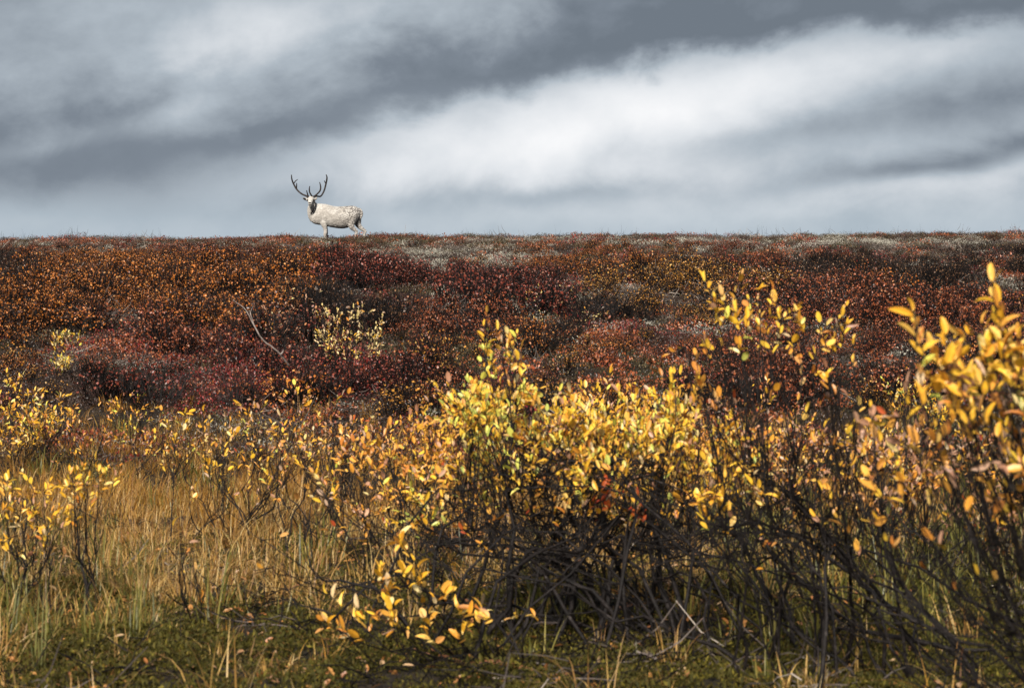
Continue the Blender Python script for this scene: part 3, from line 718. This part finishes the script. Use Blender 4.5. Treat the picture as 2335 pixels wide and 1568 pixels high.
def place_ridge_twigs():
    # thin leggy twigs breaking the skyline, thickest round the reindeer's feet
    def leggy(seed, n, h, leaf):
        r = np.random.default_rng(seed); m = MB(); l = MB(); pos = []; dr = []
        for i in range(n):
            b0 = np.array((r.normal(0, .12), r.normal(0, .12), -.02)); e = b0 + np.array((r.normal(0, .08), r.normal(0, .08), h * r.uniform(.5, 1.1)))
            k = resample([b0, (b0 + e) / 2 + r.normal(0, .015, 3), e], 4); tube(m, k, [.006, .005, .004, .003], 3, cap=False)
            for j in range(leaf):
                u = r.uniform(.25, 1); pos.append(b0 * (1 - u) + e * u + r.normal(0, .008, 3)); dr.append(r.normal(0, .6, 3) + np.array((0, 0, .8)))
        leaves(l, DOT_V, DOT_F, np.array(pos), np.array(dr), r.normal(0, 1, (len(pos), 3)),   .022, .8)
        return merge(m, l)
    ms = [leggy(70 + i, 12, .15, 8).mesh('leggy', [M['twig_dark'], M['b_maroon' if i % 2 else 'b_rust']]) for i in range(4)]
    n = 420; x = np.concatenate([RNG.normal(-6.0, 2.2, n), RNG.uniform(-18, 18, 500)]); y = np.concatenate([RNG.uniform(60.3, 63.2, n), RNG.uniform(61, 63.8, 500)])
    sz = np.concatenate([RNG.uniform(.6, 1.15, n) * np.where(np.abs(x[:n] + 5.6) < 1.3, .5, 1), RNG.uniform(.25, .55, 500)])
    scatter('ridge_twigs', 'thin reddish twigs breaking the skyline along the ridge crest', 'shrub thicket', proto_collection(ms), np.stack([x, y, H(x, y)], -1), rots(len(x), .12), sz, RNG.integers(0, 4, len(x)))
    gs = [grass_tuft(np.random.default_rng(5 + i), 6, .05, .5, .003, .3, .3).mesh('stalk', [M['twig_dark']]) for i in range(3)]
    n = 60; x = RNG.uniform(-17, 17, n); y = RNG.uniform(61.5, 63.5, n)
    scatter('ridge_stalks', 'sparse dry grass stalks standing against the sky on the ridge', 'grass', proto_collection(gs), np.stack([x, y, H(x, y)], -1), rots(n, .1), RNG.uniform(.5, 1.1, n), RNG.integers(0, 3, n))
place_ridge_twigs()

# ------------------------------------------------------------------ sedge meadow, moss and litter in the foreground
def place_grass():
    straw = [grass_tuft(rs, 26, .09, [.20, .26, .16][i], .0026, .6, 1.0).mesh('straw', [M['g_straw']]) for i in range(3)]
    orange = [grass_tuft(rs, 30, .09, [.20, .25, .17][i], .0022, .5, .8).mesh('orange', [M['g_orange']]) for i in range(3)]
    green = [grass_tuft(rs, 16, .07, [.25, .32, .2][i], .0042, .4, .6).mesh('green', [M['g_green']]) for i in range(3)]
    low = [grass_tuft(rs, 26, .11, .13, .0034, .7, .9).mesh('low', [M['g_straw']]) for i in range(2)] + [grass_tuft(rs, 26, .11, .12, .0034, .7, .9).mesh('lowg', [M['g_green']]) for i in range(2)]
    src = proto_collection(straw + orange + green + low)
    n = 7200
    x, y, z = randpts(n, 5.2, 19.0); px, py = img(x, y, z)
    lush = np.exp(-((px - 300) / 620) ** 2) * np.clip((y - 7.1) / 1.6, .10, 1)
    lush = np.maximum(lush, .42 * np.clip((y - 7.5) / 2, 0, 1)); lush = np.maximum(lush, .20 * np.exp(-((px - 1900) / 500) ** 2))
    lush *= np.clip((19.0 - y) / 3, .0, 1)
    keep = RNG.uniform(0, 1, n) < lush * (.55 + .9 * fbm(x * 1.2, y * .8, 31, 3))
    x, y, z, px, py = x[keep], y[keep], z[keep], px[keep], py[keep]; n = len(x)
    g = fbm(x * .9, y * .6, 51, 3) + RNG.normal(0, .16, n)
    greeny = g + .30 * np.clip((9.5 - y) / 2.5, 0, 1) + .18 * (px > 1600) + .2 * np.exp(-((px - 430) / 130) ** 2 - ((y - 8.3) / 1.2) ** 2)
    orangey = np.clip((y - 10) / 5, 0, 1) * .6 + RNG.uniform(0, .6, n)
    t = np.where(greeny > .78, 2, np.where(orangey > .55, 1, 0))
    pk = t * 3 + RNG.integers(0, 3, n)
    lowm = RNG.uniform(0, 1, n) < .28; pk = np.where(lowm, 9 + RNG.integers(0, 2, n) + 2 * (t == 2), pk)
    sz = RNG.uniform(.5, 1.1, n)
    scatter('sedge_meadow', 'straw, orange and green sedge grass filling the wet hollow', 'grass', src, np.stack([x, y, z], -1), rots(n, .10), sz, pk)
    print('grass', n)
    # moss
    ms = [mat_tuft(rs, 190, .10, .045, .014, 1.2, .5).mesh('moss', [M['moss']]) for i in range(4)]
    n = 4200; x, y, z = randpts(n, 5.2, 11.5); px, py = img(x, y, z)
    keep = RNG.uniform(0, 1, n) < np.clip(1.25 - (y - 6.2) / 5, .15, 1) * (.35 + fbm(x * 1.3, y * 1.3, 15, 2)); x, y, z = x[keep], y[keep], z[keep]; n = len(x)
    scatter('moss_cushions', 'dark olive moss cushions along the front of the hollow', 'moss', proto_collection(ms), np.stack([x, y, z - .008], -1), rots(n, .15), RNG.uniform(.6, 1.7, n), RNG.integers(0, 4, n))
    # leaf litter
    m1 = []
    for i in range(3):
        m = MB(); leaves(m, LEAF_V, LEAF_F, [(0, 0, .012)], [(0, 1, .15)], [(.2, -.1, 1)], .038 + .006 * i); m1.append(m.mesh('fallen', [M['fallen']]))
    n = 4000; x, y, z = randpts(n, 5.2, 12)
    scatter('leaf_litter', 'brown and orange fallen willow leaves scattered over the moss', 'leaf litter', proto_collection(m1), np.stack([x, y, z + .01], -1), rots(n, .5), RNG.uniform(.6, 1.15, n), RNG.integers(0, 3, n))
    tw = [stick_tuft(rs, 20, .22, .05, .20).mesh('ground_twig', [M['litter' if i == 0 else 'twig_dark']]) for i in range(3)]
    n = 420; x, y, z = randpts(n, 5.4, 12); px, py = img(x, y, z)
    keep = RNG.uniform(0, 1, n) < np.where(px > 800, .9, .3); x, y, z = x[keep], y[keep], z[keep]; n = len(x)
    scatter('fallen_twigs', 'thin dead twigs strewn under the willow bushes', 'twig litter', proto_collection(tw), np.stack([x, y, z], -1), rots(n, .1), RNG.uniform(.6, 1.2, n), RNG.choice([0, 1, 2, 1, 2], n))
    # single tall sedge tufts one can pick out at the edge of the moss
    tm = [grass_tuft(rs, 14, .045, .36, .0042, .30, .35).mesh('blades', [M['g_green']]) for i in range(2)] + [grass_tuft(rs, 12, .04, .34, .0036, .35, .6).mesh('blades', [M['g_straw']]) for i in range(2)]
    spots = [(80, 1530, 0, 1.15), (30, 1450, 1, 1.1), (300, 1480, 0, 1.0), (325, 1440, 1, .9), (200, 1500, 1, .9), (115, 1340, 0, .9), (560, 1400, 2, .9), (480, 1420, 3, .8), (520, 1290, 0, .9), (400, 1290, 3, .9), (2130, 1480, 0, 1.1), (2020, 1450, 1, 1.0), (1680, 1440, 0, .9), (1720, 1400, 1, 1.0), (1960, 1530, 3, 1.0), (1330, 1410, 0, .7)]
    for sx, sy, k, s in spots:
        d = 1.15 * FPX / (sy - 784); X_ = (sx - 1167) * d / FPX
        r = empty('sedge_tuft', (X_, d, Hs(X_, d)), RNG.uniform(0, 6)); s *= .72; r.scale = (s, s, s)
        tag(r, ('tall green sedge tuft ' if k < 2 else 'bleached straw-coloured sedge tuft ') + ('below the yellow willow bush' if sx < 250 else 'in front of the bare black willow twigs' if sx < 700 else 'in the moss under the broad willow hedge' if sx < 1500 else 'under the slender orange willow' if sx < 1800 else 'under the tall golden willow'), 'grass tuft', ('green' if k < 2 else 'straw') + ' sedge tufts by the moss')
        link(bpy.data.objects.new('blades', tm[k]), r)
place_grass()

# ------------------------------------------------------------------ willow bushes
WL = ['leaf_yellow', 'leaf_green', 'leaf_orange', 'leaf_pink', 'leaf_red', 'leaf_pale']
leaf_single = {}
for k, nm in enumerate(WL):
    for v in range(5):
        tv = LEAF_V.copy(); tv[:, 0] *= (1.0, .78, 1.15, .7, .95)[v]; tv[:, 2] *= (1.0, 1.8, .4, 2.4, 1.2)[v]; tv[:, 2] += (0, -.18, .1, -.3, .22)[v] * tv[:, 1] ** 2; tv[:, 0] += (0, .06, -.05, -.1, .09)[v] * tv[:, 1] ** 2
        m = MB(); m.add(tv, LEAF_F); leaf_single[k, v] = m.mesh('leaf', [M[nm]])
def willow(label, base, clumps, seed, leaf=.05, mixw=(1, 0, 0, 0, 0, 0), single=0, r0=.010, group=None, bark='bark', sag=.35, bare_twigs=3, spread=.05, wob=.014, dens=1.45):
    """clumps: (tip position, radius, twigs, leaves per twig, optional colour weights)"""
    r = np.random.default_rng(seed); base = np.array(base, float)
    root = empty('willow_bush', base); tag(root, label, 'bush', group)
    LP, LD, LN, LL, LM = [], [], [], [], []
    def wig(k, amp):
        k = k.copy(); n = len(k); e = np.cumsum(r.normal(0, 1, (n, 3)), 0); e -= np.linspace(0, 1, n)[:, None] * e[-1]
        return k + e * amp
    for cl in clumps:
        tip, cr, nt, nl = np.array(cl[0], float), cl[1], cl[2], cl[3]; mw = np.array(cl[4] if len(cl) > 4 else mixw, float); mw /= mw.sum()
        tip = tip - base; b0 = np.array((r.normal(0, spread), r.normal(0, spread * .6), -.04)); nt = int(math.ceil(nt * dens)); nl = int(math.ceil(nl * (dens + 1.2) / 2)) if nl > 1 else nl; L = np.linalg.norm(tip - b0)
        out_ = np.array((tip[0] - b0[0], tip[1] - b0[1], 0)); c1 = b0 + out_ * .42 + np.array((0, 0, tip[2] * (.5 - sag))) ; c2 = b0 + out_ * .80 + np.array((0, 0, tip[2] * .60))
        k = wig(resample([b0, c1, c2, tip], 13), wob * L)
        mb = MB(); rad = .0018 + (r0 * r.choice([.55, .7, .9, 1.2]) - .0018) * (1 - np.linspace(0, 1, len(k))) ** 1.4; tube(mb, k, rad, 6)
        # crooked bare side branches along the stem
        for j in range(bare_twigs):
            i = r.integers(4, 11); p = k[i]; d = unit(k[min(i + 2, 12)] - k[i - 1] + r.normal(0, .5, 3) * np.linalg.norm(k[i] - k[i - 2])); ln = L * r.uniform(.12, .32); d[2] = min(d[2], (tip[2] * .96 - p[2]) / ln - .16)
            kk = wig(np.array([p + d * ln * u + np.array((0, 0, .16 * ln * u * u)) for u in np.linspace(0, 1, 6)]), .02 * ln)
            tube(mb, kk, np.linspace(rad[i] * .7, .0010, 6), 4, cap=False)
        for j in range(nt):
            i = r.integers(7, 13) if j else 12; p = k[i]
            tgt = tip + r.normal(0, 1, 3) * cr * np.array((1, 1, .75)); tgt[2] += cr * .1
            d = tgt - p; ln = np.linalg.norm(d)
            if ln < .03: tgt = p + np.array((r.normal(0, .02), r.normal(0, .02), .07)); d = tgt - p; ln = np.linalg.norm(d)
            kk = wig(np.array([p + d * u + np.array((0, 0, -.12 * ln * u * (1 - u))) for u in np.linspace(0, 1, 6)]), .012 * ln)
            tube(mb, kk, np.linspace(.0024, .0009, 6), 4, cap=False)
            for q in range(nl):
                u = 1 - (q + r.uniform(0, .6)) / max(nl, 1) * min(1, nl * leaf * .42 / ln); u = max(u, .1) * 5; i2 = min(int(u), 4); pp = kk[i2] * (1 - u + i2) + kk[i2 + 1] * (u - i2)
                td = unit(kk[i2 + 1] - kk[i2]); s = r.normal(0, 1, 3); s = unit(s - td * s.dot(td)); a = r.uniform(.45, 1.15) if q else .15
                dd = td * math.cos(a) + s * math.sin(a) + np.array((0, 0, .15))
                LP.append(pp); LD.append(dd); LN.append(unit(-s * .7 + td * .3 + np.array((-.1, -.45, .6)) + r.normal(0, .6, 3))); LL.append(leaf * r.uniform(.34, 1.15)); LM.append(r.choice(6, p=mw))
        mb.build('stem', M[bark], root, True)
    if not LP: return root
    LP, LD, LN, LL, LM = map(np.array, (LP, LD, LN, LL, LM))
    near = np.argsort(LP[:, 1] + r.normal(0, .05, len(LP))); one = near[:single]; rest = near[single:]
    if len(one):
        x_, y_, z_ = basis(LD[one], LN[one])
        for q, i in enumerate(one):
            o = bpy.data.objects.new('leaf', leaf_single[int(LM[i]), int(r.integers(0, 5))])
            mt = Matrix.Identity(4); s = LL[i]
            for a in range(3): mt[a][0] = x_[q][a] * s; mt[a][1] = y_[q][a] * s; mt[a][2] = z_[q][a] * s; mt[a][3] = LP[i][a]
            link(o, root); o.matrix_basis = mt
    if len(rest):
        mb = MB(); leaves(mb, LEAF_V, LEAF_F, LP[rest], LD[rest], LN[rest], LL[rest], r.uniform(.65, 1.2, len(rest)), LM[rest])
        o = mb.build('foliage', [M[n_] for n_ in WL], root); o['kind'] = 'stuff'
    return root
Yl = (1, .05, .25, .10, 0, .10); Gr = (.8, .75, .05, .02, 0, .10); Or = (.45, .03, .8, .22, .02, 0); Pk = (.18, 0, .4, .9, .02, .1); Rd = (.1, 0, .4, .1, 1, 0)
def gpt(px, d, dx=0.0): X_ = (px - 1167) * d / FPX + dx; return (X_, d, Hs(X_, d))
def cl(px, py, d, rpx, nt, nl, mw=Yl):
    j = RNG.normal(0, .06)
    return (tuple(P(px, py, d + j)), rpx * d / FPX, nt, nl, mw)
def near_willows():
    R_ = RNG
    # tall bush whose leafy tops lean in at the right
    d = 4.3
    c = [cl(*a) for a in [(2225, 735, d, 36, 6, 7), (2285, 740, d, 36, 6, 7), (2270, 690, d, 22, 4, 6), (2090, 760, d - .1, 30, 3, 6), (2140, 815, d, 32, 6, 6), (2200, 820, d, 36, 7, 7), (2300, 800, d + .1, 36, 6, 6), (2310, 870, d, 32, 4, 5), (2180, 875, d + .1, 26, 4, 5, Or),
        (2060, 930, d + .3, 40, 5, 4, Pk), (1990, 930, d + .4, 32, 4, 4, Pk), (2300, 960, d + .1, 42, 4, 4, Or), (2210, 990, d + .2, 45, 4, 3, Pk), (2120, 1000, d + .3, 46, 4, 3, Or), (2350, 1050, d, 50, 4, 3, Or), (2020, 1040, d + .4, 46, 4, 3, Or), (2260, 1090, d + .1, 50, 4, 3, Or), (2380, 780, d, 40, 6, 6), (2400, 900, d, 40, 5, 5),
        (2150, 1120, d + .3, 60, 4, 2, Or), (2330, 1170, d + .2, 55, 4, 2, Yl), (2050, 1150, d + .4, 55, 4, 2, Or), (2220, 1210, d + .2, 60, 3, 1, Or), (1960, 1110, d + .5, 50, 4, 2, Or), (2420, 1150, d, 60, 4, 2, Or), (2280, 1300, d + .2, 60, 2, 1, Or), (2130, 1290, d + .4, 60, 2, 1, Or)]]
    willow('tall willow with large golden leaves leaning in beyond the sedge, taller than its neighbours', gpt(2860, 4.6), [((a_[0], a_[1], a_[2] - .022), b_, c_, d_, m_) for a_, b_, c_, d_, m_ in c], 101, .046, Yl, 280, .008, sag=.08, bare_twigs=6, spread=.20, wob=.018, dens=.95)
    # slender bush with sprigs of orange leaves
    d = 6.6
    c = [cl(*a) for a in [(1625, 680, d, 20, 4, 5), (1690, 675, d, 18, 4, 5), (1735, 665, d, 14, 3, 5), (1660, 735, d, 22, 4, 4), (1720, 745, d, 18, 3, 5), (1775, 735, d, 26, 5, 5), (1830, 760, d, 28, 5, 5), (1870, 740, d, 26, 5, 5), (1905, 745, d, 18, 4, 5), (1690, 820, d, 26, 4, 3), (1560, 790, d, 24, 4, 4, Or), (1570, 850, d, 34, 4, 3, Or), (1540, 880, d + .2, 40, 4, 3, Or), (1830, 850, d, 28, 3, 3, Or), (1890, 870, d, 32, 4, 3, Or), (1940, 820, d, 12, 2, 2),
        (1640, 930, d + .1, 50, 5, 3, Or), (1790, 930, d, 46, 5, 3, Or), (1880, 960, d + .1, 46, 5, 3, Or), (1730, 1000, d, 50, 5, 2, Or), (1940, 960, d + .2, 24, 4, 5, Yl), (1960, 1040, d + .2, 50, 4, 3, Or), (1830, 1060, d, 55, 4, 3, Or), (1680, 1080, d, 50, 4, 3, Yl), (1640, 1130, d - .1, 38, 7, 5, Yl), (1600, 1160, d - .1, 30, 4, 4, Yl), (1740, 1130, d, 26, 4, 4, Yl), (1900, 1140, d, 50, 4, 3, Or), (1780, 1230, d, 60, 3, 2, Or), (1950, 1220, d, 60, 3, 2, Or), (1850, 1300, d - .1, 55, 2, 1, Pk)]]
    willow('slender dark-stemmed willow with sprigs of orange leaves rising clear of the hedge', gpt(1990, 6.8), c, 102, .043, Yl, 290, .008, sag=.05, bare_twigs=8, spread=.30, wob=.022, dens=.8)
    # broad spreading bush in the middle
    d = 8.0
    c = [cl(*a) for a in [(1112, 750, d - .3, 8, 2, 4, Or), (1105, 800, d - .3, 12, 2, 4, Gr), (1145, 785, d - .3, 16, 4, 4, Or), (1170, 800, d - .3, 12, 3, 4, Gr), (1180, 830, d - .3, 20, 3, 3, Or)]]
    for i in range(46):
        u = R_.uniform(); X_ = 1040 + 680 * u; top = np.interp(X_, [1040, 1110, 1180, 1260, 1330, 1420, 1540, 1640, 1720], [915, 865, 868, 895, 940, 905, 910, 945, 980]); Y_ = top + abs(R_.normal(0, 1)) * 95
        g = np.exp(-((X_ - 1130) / 110) ** 2) + .35 * np.exp(-((X_ - 1500) / 150) ** 2); mw = tuple(np.array(Yl) * (1 - min(g, 1)) + np.array(Gr) * min(g, 1))
        c.append(cl(X_, Y_, d + R_.normal(0, .28), 36, 7, 7, mw))
    c += [cl(*a) for a in [(1020, 1050, d, 32, 5, 4, Or), (990, 1100, d, 30, 5, 4, Yl), (930, 1140, d + .3, 36, 7, 5, Gr), (960, 1180, d + .2, 30, 5, 4, Gr), (880, 1010, d, 50, 5, 3, Or), (830, 1080, d, 60, 4, 2, Or), (720, 1110, d - .2, 36, 4, 4, Pk), (690, 1180, d - .2, 60, 3, 1, Or), (600, 1230, d - .3, 60, 2, 1, Or), (790, 1180, d - .2, 60, 3, 1, Or), (580, 1300, d - .3, 40, 2, 0, Or), (650, 1310, d - .4, 50, 2, 0, Or),
        (1400, 1110, d - .2, 28, 7, 5, Rd), (1440, 1150, d - .2, 24, 5, 4, Rd), (1100, 1060, d - .1, 60, 7, 4, Yl), (1200, 1050, d - .1, 60, 7, 4, Yl), (1300, 1040, d, 60, 6, 4, Yl), (1420, 1030, d, 60, 6, 4, Yl), (1530, 1040, d, 50, 5, 4, Or), (1180, 1160, d - .2, 60, 5, 3, Or), (1300, 1140, d - .2, 60, 5, 3, Or), (1480, 1120, d - .2, 60, 5, 3, Or), (1560, 1140, d - .2, 50, 5, 3, Or), (1100, 1190, d - .3, 60, 4, 2, Or), (1230, 1240, d - .3, 60, 2, 0, Or), (1400, 1230, d - .3, 60, 2, 1, Or), (1520, 1240, d - .3, 60, 3, 1, Or), (1020, 1230, d - .3, 60, 2, 0, Or), (880, 1250, d - .3, 60, 2, 0, Or)]]
    willow('broad dark-stemmed willow hedge crowned with dense yellow and lime leaves', gpt(1480, 7.7), c, 103, .043, Yl, 290, .0105, sag=-.04, bare_twigs=7, spread=.58, wob=.026, dens=1.15)
    # low creeping branch in front of it
    d = 7.0
    c = [cl(*a) for a in [(915, 1240, d - .2, 12, 3, 4), (925, 1310, d - .2, 24, 4, 4), (840, 1330, d - .2, 30, 4, 4), (870, 1330, d - .2, 14, 2, 4), (800, 1400, d - .3, 30, 4, 3), (780, 1440, d - .3, 26, 3, 2), (870, 1420, d - .3, 30, 3, 3), (910, 1420, d - .3, 20, 3, 2), (1000, 1340, d - .2, 26, 3, 3), (1080, 1380, d - .2, 24, 4, 3), (980, 1440, d - .3, 16, 3, 3), (1055, 1450, d - .3, 14, 2, 2), (1130, 1410, d - .2, 30, 2, 2), (700, 1380, d - .2, 20, 1, 0), (1190, 1400, d - .2, 14, 1, 2), (1230, 1420, d - .2, 14, 1, 2)]]
    Lw = (1, .02, .35, .05, 0, .2)
    c = [(a, b, t, l, Lw) for a, b, t, l, m in c]
    willow('low willow shoot with glowing amber leaves just above the moss', gpt(1180, 7.15), c, 104, .054, Lw, 200, .007, sag=.40, bare_twigs=2, dens=1.0)
    # little bushes in the sedge at the left
    for nm, px, d, tops, sd in (('small amber-topped willow standing alone in the sedge', 205, 8.6, [(160, 1080), (190, 1075), (225, 1085), (200, 1105), (170, 1110), (180, 1140)], 105),
                                ('yellow willow bush in the sedge with dark shade under it', 60, 8.7, [(25, 1110), (75, 1115), (100, 1125), (60, 1140), (30, 1160), (90, 1170), (130, 1170), (60, 1190), (10, 1130), (-30, 1120), (-20, 1180), (110, 1200), (40, 1220)], 106),
                                ('bare black willow twigs with one orange sprig in the sedge', 430, 7.9, [(410, 1240), (440, 1290), (420, 1260), (450, 1330)], 107)):
        c = [cl(tx, ty, d + R_.normal(0, .1), 24, 4, 1 if sd == 107 else 5, Or if sd == 107 else Yl) for tx, ty in tops]
        willow(nm, gpt(px, d), c, sd, .040, Yl, 150, .005, sag=.1, bare_twigs=3, dens=.8)
near_willows()
def auto_willow(label, px, d, top, wpx, nclump, seed, leaf=.045, mw=Yl, nt=5, nl=4, single=0, group=None, r0=.005, low=.35, dens=1.45):
    r = np.random.default_rng(seed); b = gpt(px, d); h = CAMH + (784 - top) * d / FPX - b[2]; W = wpx * d / FPX
    c = []
    for i in range(nclump):
        a = r.uniform(0, 6.283); rr = math.sqrt(r.uniform()); hh = h * (r.uniform(low, 1.0) if i else 1.0) * (1 - .25 * rr * rr)
        c.append(((b[0] + math.cos(a) * rr * W, b[1] + math.sin(a) * rr * W * .8, b[2] + hh), .5 * W / math.sqrt(nclump) + .03, nt, nl, mw))
    willow(label, b, c, seed, leaf, mw, single, r0, group, sag=.12, bare_twigs=4, spread=.14, dens=dens)
def mid_willows():
    Sp = (.7, .15, .4, .35, 0, .2); Br = (.25, .0, .5, .6, .05, .1); Pl = (.1, 0, .1, .35, 0, 1)
    A = auto_willow
    A('twiggy willow with small orange leaves behind the low creeping shoot', 880, 9.6, 880, 130, 14, 201, .042, Or, 4, 3, 60, dens=2.0)
    A('thin willow with faded leaves between the sedge and the broad hedge', 720, 10.6, 880, 120, 12, 202, .040, Sp, 4, 3, 60, dens=.85)
    A('open willow with sparse yellow leaves at the back of the sedge', 590, 12.0, 905, 110, 12, 203, .040, Sp, 4, 3, 60, dens=.85)
    A('black-stemmed willow with a few lemon leaves above the sedge', 470, 11.2, 870, 100, 9, 204, .044, Yl, 3, 3, 60, dens=.85)
    A('willow with dense orange leaves filling the gap left of the broad hedge', 1000, 10.4, 890, 110, 14, 205, .042, Or, 5, 4, 60, dens=2.0)
    A('yellow willow growing behind the broad hedge', 1260, 11.0, 880, 180, 18, 206, .044, Yl, 5, 4, 60)
    A('orange willow growing behind the broad hedge', 1500, 11.0, 890, 170, 18, 207, .044, Or, 5, 4, 60)
    A('pinkish faded willow between the slender bush and the tall one', 1990, 9.4, 930, 120, 14, 208, .042, Pk, 5, 4, 60, dens=2.0)
    A('brown-leaved willow low behind the slender bush', 1790, 10.2, 930, 150, 14, 209, .042, Br, 4, 3, 60, dens=2.0)
    A('faded willow low behind the tall golden bush', 2190, 9.8, 960, 150, 14, 210, .042, Br, 5, 3, 60, dens=2.0)
    A('bright lemon willow at the foot of the slope behind the tall golden bush', 2090, 15.5, 862, 75, 16, 211, .036, (1, .3, .1, 0, 0, .3), 4, 4, 40)
    A('golden willow thicket at the back edge of the sedge', 70, 15.8, 868, 95, 24, 212, .044, (1, .1, .4, .1, 0, .2), 5, 5, 60, dens=.85)
    A('small willow with a single tall yellow shoot beside the golden thicket', 45, 16.6, 836, 45, 7, 213, .044, Yl, 3, 4, 20, dens=.85)
    A('low orange willow along the back edge of the sedge', 240, 15.2, 925, 100, 12, 214, .042, Or, 4, 3, 40, dens=.85)
    A('low willow with mixed leaves along the back edge of the sedge', 360, 14.4, 945, 90, 10, 215, .040, Sp, 4, 3, 40, dens=.85)
    A('willow with pale cream leaves halfway up the slope', 770, 20.4, 684, 48, 11, 216, .044, (.25, 0, .05, .25, 0, 1), 4, 4, 40)
    A('willow with pinkish white leaves at the head of the bare branch', 650, 22.0, 655, 95, 12, 217, .036, (0, 0, .15, 1, 0, .25), 3, 2, 30)
    A('small pale yellow willow alone on the dark lower slope', 150, 20.2, 742, 30, 8, 218, .046, (.6, .3, 0, 0, 0, .8), 4, 4, 20)
    A('pale willow sprig beside the cream-leaved willow', 845, 20.6, 700, 36, 7, 219, .044, Pl, 3, 4, 20)
    A('pinkish pale willow sprig among the maroon birches', 1210, 24.0, 662, 40, 6, 220, .036, Pl, 2, 2, 12)
    A('pale willow sprig between maroon and orange birches', 1330, 25.0, 655, 40, 6, 221, .036, Pl, 2, 2, 12)
    A('brown willow thicket behind the left flank of the broad hedge', 800, 13.5, 905, 170, 16, 222, .040, Br, 4, 3, 40)
    A('dark twiggy willow at the foot of the crimson bearberry', 620, 15.5, 895, 120, 12, 223, .040, Br, 3, 2, 30)
    A('dark twiggy willow behind the yellow hedge', 1380, 14.0, 900, 220, 14, 224, .040, Br, 4, 3, 30)
    A('rusty willow beyond the slender bush', 1720, 13.5, 905, 180, 14, 225, .040, Br, 4, 3, 30, dens=2.0)
    A('rusty willow beyond the tall golden bush', 2280, 13.0, 920, 160, 14, 226, .040, Br, 4, 3, 30, dens=2.0)
    A('yellow willow tuft at the back of the sedge below the red carpet', 300, 17.2, 900, 50, 7, 227, .040, Sp, 3, 4, 20, dens=.85)
mid_willows()

# ------------------------------------------------------------------ loose wood
def branch_obj(name, label, lines, mat):
    b0 = Vector(lines[0][0][:3]); root = empty(name, b0); tag(root, label, 'branch')
    for i, ln in enumerate(lines):
        k = resample(ln, 5 * len(ln)); k[:, :3] -= np.array(b0); mb = MB()
        k[:, :3] += np.cumsum(RNG.normal(0, .002, (len(k), 3)), 0)
        tube(mb, k[:, :3], np.maximum(k[:, 3], .0015), 7); mb.build('stem' if i == 0 else 'twig', mat, root, True)
def pt(px, py, d, r): v = P(px, py, d); return (v.x, v.y, v.z, r)
def on(px, d, up, r): x, y, z = gpt(px, d); return (x, y, z + up, r)
branch_obj('bare_branch', 'long bare pale branch slanting up out of the red slope', [[pt(660, 835, 19.6, .011), pt(632, 800, 19.5, .009), pt(600, 772, 19.5, .008), pt(576, 735, 19.6, .007), pt(560, 705, 19.7, .005), pt(535, 685, 19.8, .004)], [pt(640, 808, 19.5, .010), pt(648, 795, 19.5, .006), pt(640, 785, 19.4, .003)], [pt(578, 738, 19.6, .007), pt(572, 715, 19.7, .005), pt(578, 695, 19.8, .003)]], M['wood_grey'])
branch_obj('fallen_branch', 'reddish brown branch lying curved on the moss in front of the hedge', [[on(985, 7.05, .07, .006), on(1000, 6.98, .05, .009), on(1060, 6.86, .03, .010), on(1140, 6.84, .025, .010), on(1240, 6.78, .02, .009), on(1330, 6.82, .02, .006), on(1380, 6.86, .03, .003)]], M['root_brown'])
branch_obj('fallen_branch', 'short grey dead branch lying on the moss under the slender willow', [[on(1440, 6.9, .01, .004), on(1480, 6.92, .025, .006), on(1520, 6.86, .02, .005), on(1545, 6.80, .005, .003)], [on(1500, 6.9, .04, .006), on(1450, 6.95, .06, .003)]], M['wood_grey'])
branch_obj('fallen_branch', 'dark dead branch lying low in the grass beneath the tall golden willow', [[on(1900, 7.4, .10, .005), on(1990, 7.3, .09, .008), on(2080, 7.2, .05, .010), on(2180, 7.15, .03, .009), on(2280, 7.1, .05, .006)], [on(2080, 7.2, .05, .006), on(2100, 7.3, .16, .003)]], M['bark'])
